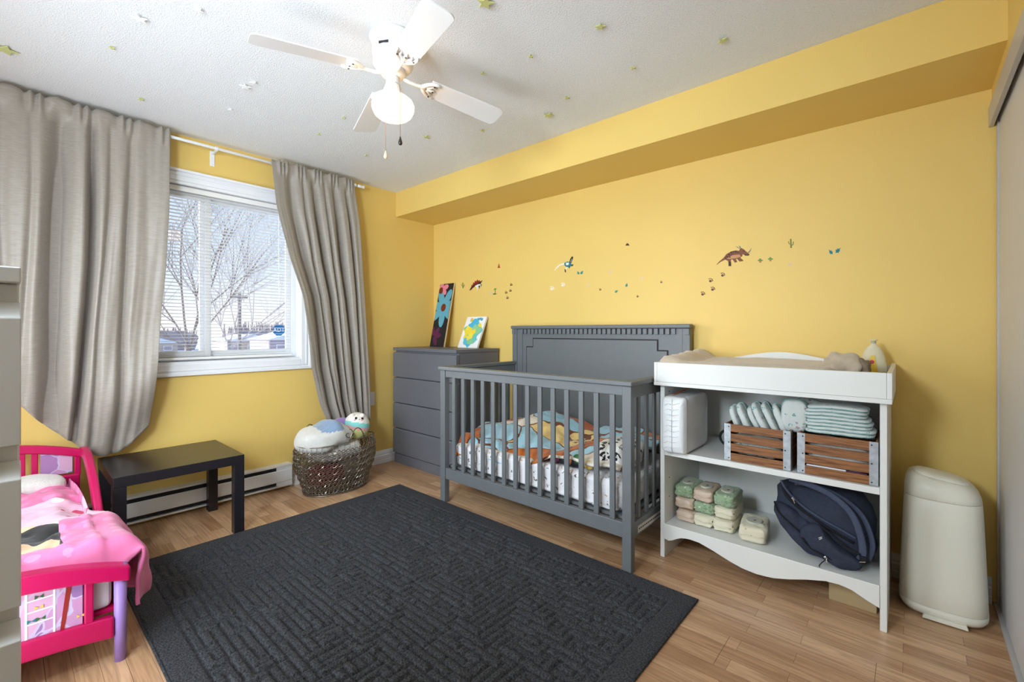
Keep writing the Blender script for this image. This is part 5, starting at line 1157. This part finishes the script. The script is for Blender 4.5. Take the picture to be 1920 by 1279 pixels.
decal('dark red spiky-backed dinosaur decal above the dresser', 'wall decal', [
    (B_([(192, 600), (205, 575), (222, 545), (240, 528), (262, 520), (285, 520), (312, 506), (300, 528), (290, 545), (275, 560), (250, 562), (228, 572), (208, 594)]), 'd_dark'),
    (B_([(208, 575), (212, 548), (222, 552), (228, 524), (238, 534), (244, 508), (254, 518), (264, 498), (272, 514), (284, 504), (288, 518), (268, 534), (240, 545), (222, 562)]), 'd_red'),
    (B_([(240, 560), (265, 545), (295, 540), (300, 552), (270, 568), (262, 606), (256, 570)]), 'd_white'), (B_([(270, 560), (290, 552), (285, 585), (278, 566)]), 'd_navy'), (B_([(292, 540), (304, 545), (300, 566)]), 'd_navy')])
decal('pale feathered raptor decal above the crib headboard', 'wall decal', [
    (B_([(958, 420), (972, 395), (1000, 368), (1040, 352), (1052, 352), (1052, 362), (1010, 374), (980, 398), (962, 422)]), 'd_white'),
    (B_([(1045, 352), (1075, 338), (1100, 345), (1112, 362), (1108, 382), (1092, 390), (1066, 388), (1050, 374)]), 'd_teal2'), (B_([(1060, 350), (1090, 348), (1085, 370), (1064, 372)]), 'd_white'),
    (B_([(1092, 345), (1100, 315), (1118, 290), (1128, 300), (1122, 322), (1110, 352)]), 'd_dark'), (B_([(1100, 340), (1112, 312), (1122, 318), (1112, 346)]), 'd_grey'),
    (B_([(1108, 368), (1130, 362), (1126, 378), (1110, 382)]), 'd_navy'), (B_([(1050, 405), (1060, 410), (1062, 438), (1052, 432)]), 'd_dark'), (B_([(1068, 386), (1078, 388), (1064, 412), (1056, 408)]), 'd_white'), (B_([(1086, 386), (1100, 386), (1094, 402)]), 'd_dark')])
def cactus(cx_, cy_, s, lab, ink='d_cactus'):
    decal(lab, 'wall decal', [([(cx_-s*.14, cy_+s), (cx_-s*.2, cy_-s*.8), (cx_, cy_-s), (cx_+s*.12, cy_-s*.8), (cx_+s*.2, cy_+s)], ink),
        ([(cx_-s*.6, cy_-s*.35), (cx_-s*.45, cy_-s*.4), (cx_-s*.4, cy_), (cx_-s*.15, cy_+s*.12), (cx_-s*.15, cy_+s*.3), (cx_-s*.5, cy_+s*.12)], ink),
        ([(cx_+s*.6, cy_-s*.35), (cx_+s*.42, cy_-s*.3), (cx_+s*.36, cy_+s*.2), (cx_+s*.15, cy_+s*.4), (cx_+s*.15, cy_+s*.65), (cx_+s*.55, cy_+s*.3)], ink)])
cactus(1483, 456, 9, 'olive green cactus decal right of the horned dinosaur'); cactus(868, 535, 5.5, 'tiny green cactus decal just left of the red spiky dinosaur')
def leaf(cx_, cy_, s, rot, ink): 
    pts = [(0, 1), (.30, .55), (.62, .45), (.36, .1), (.55, -.25), (.22, -.3), (0, -1), (-.22, -.3), (-.55, -.25), (-.36, .1), (-.62, .45), (-.30, .55)]
    c_, s_ = math.cos(rot), math.sin(rot); return ([(cx_+s*(x*c_-y*s_), cy_+s*(x*s_+y*c_)) for x, y in pts], ink)
decal('pair of teal leaf decals, the large ones above the changing table', 'wall decal', [leaf(1557.5, 472.5, 6, -.7, 'd_teal2'), leaf(1571.5, 469.5, 7, .8, 'd_teal2')])
decal('pair of small teal leaf decals right of the raptor', 'wall decal', [leaf(1084, 511.5, 4, -.5, 'teal'), leaf(1091, 511, 4.5, .6, 'teal')])
decal('single teal leaf decal, lower of two near the wall middle', 'wall decal', [leaf(1156, 546.5, 4.2, 1.1, 'teal')]); decal('single teal leaf decal, upper of two near the wall middle', 'wall decal', [leaf(1175, 534.5, 4.5, .3, 'teal')])
for (u, v, lab) in ((1425.5, 489, 'left'), (1444.5, 486.5, 'right')):
    decal('small green palm in an orange pot decal, %s of the two' % lab, 'wall decal', [([(u-5.5, v-.5), (u-2.5, v-2.5), (u, v-5), (u+2, v-2.5), (u+6, v-.8), (u+2.5, v+.8), (u, v+.2), (u-2, v+1)], 'd_green'), ([(u-2, v+.6), (u+2.2, v+.6), (u+1.6, v+3.6), (u-1.4, v+3.6)], 'd_pot')])
decal('small palm island decal between the red dinosaur and the four paw prints', 'wall decal', [([(927.5, 551.5), (928.4, 543), (929.4, 543), (928.6, 551.5)], 'd_brown'), ([(924.5, 545), (927.5, 540.5), (931.5, 540.5), (929, 544.5), (926.5, 543.5)], 'd_green'), ([(923.5, 551.3), (928, 550), (932, 551), (929, 552.4), (925, 552.4)], 'darkgreen')])
decal('tiny red volcano decal above the four small paw prints', 'wall decal', [([(932.8, 502.5), (934.6, 497.5), (935, 494.5), (936, 494.5), (936.4, 497.5), (938, 502.5)], 'd_rust')])
decal('tiny grey volcano decal high on the wall above the crib', 'wall decal', [([(1172.5, 460.5), (1175, 456.5), (1178, 456.5), (1180.5, 460.5)], 'd_dark'), ([(1174, 456.2), (1176, 453), (1179, 456.2)], 'd_faint')])
def paw(u, v, s, lab, rot=0.0, ink='d_paw'):
    polys = [(sp2(u, v+s*.25, s*.62, 10, .85), ink)]
    for k, a in enumerate((-2.3, -1.6, -.9, -.3)): polys.append((sp2(u+s*.95*math.cos(a+rot), v+s*.15+s*.95*math.sin(a+rot), s*.26, 7), ink))
    decal(lab, 'wall decal', polys)
for u, v, w_ in ((1354.7, 515.5, 'topmost'), (1332, 526, 'second from top'), (1336, 542, 'third from top'), (1317.3, 551, 'lowest')): paw(u, v, 4.4, 'brown paw print decal below the horned dinosaur, %s of the four' % w_, .2)
for u, v, w_ in ((958, 534, 'topmost'), (956.5, 545, 'second from top'), (948.5, 548.5, 'leftmost'), (951, 558.5, 'lowest')): paw(u, v, 2.7, 'small paw print decal right of the palm island, %s of the four' % w_, .5)
for u, v, w_ in ((1125, 543, 'nearest the raptor'), (1195, 556, 'under the teal leaves'), (1239.5, 529, 'rightmost')): paw(u, v, 2.4, 'small lone dark paw print decal in the wall middle, %s' % w_, .4)
for u, v, w_ in ((1034.5, 541, 'left'), (1055, 534, 'right')): paw(u, v, 4.2, 'white paw print decal under the raptor, %s of two' % w_, .2, 'd_white')
for u, v, w_ in ((1103, 535, 'below the small teal leaf pair'), (1144, 509.5, 'right of the small teal leaf pair'), (1203, 522, 'above the teal single leaves'), (1481.5, 495.5, 'under the cactus'), (920, 550, 'left of the palm island')): decal('faint beige cloud decal %s' % w_, 'wall decal', [(sp2(u, v, 3.6, 12, .8), 'd_faint')])
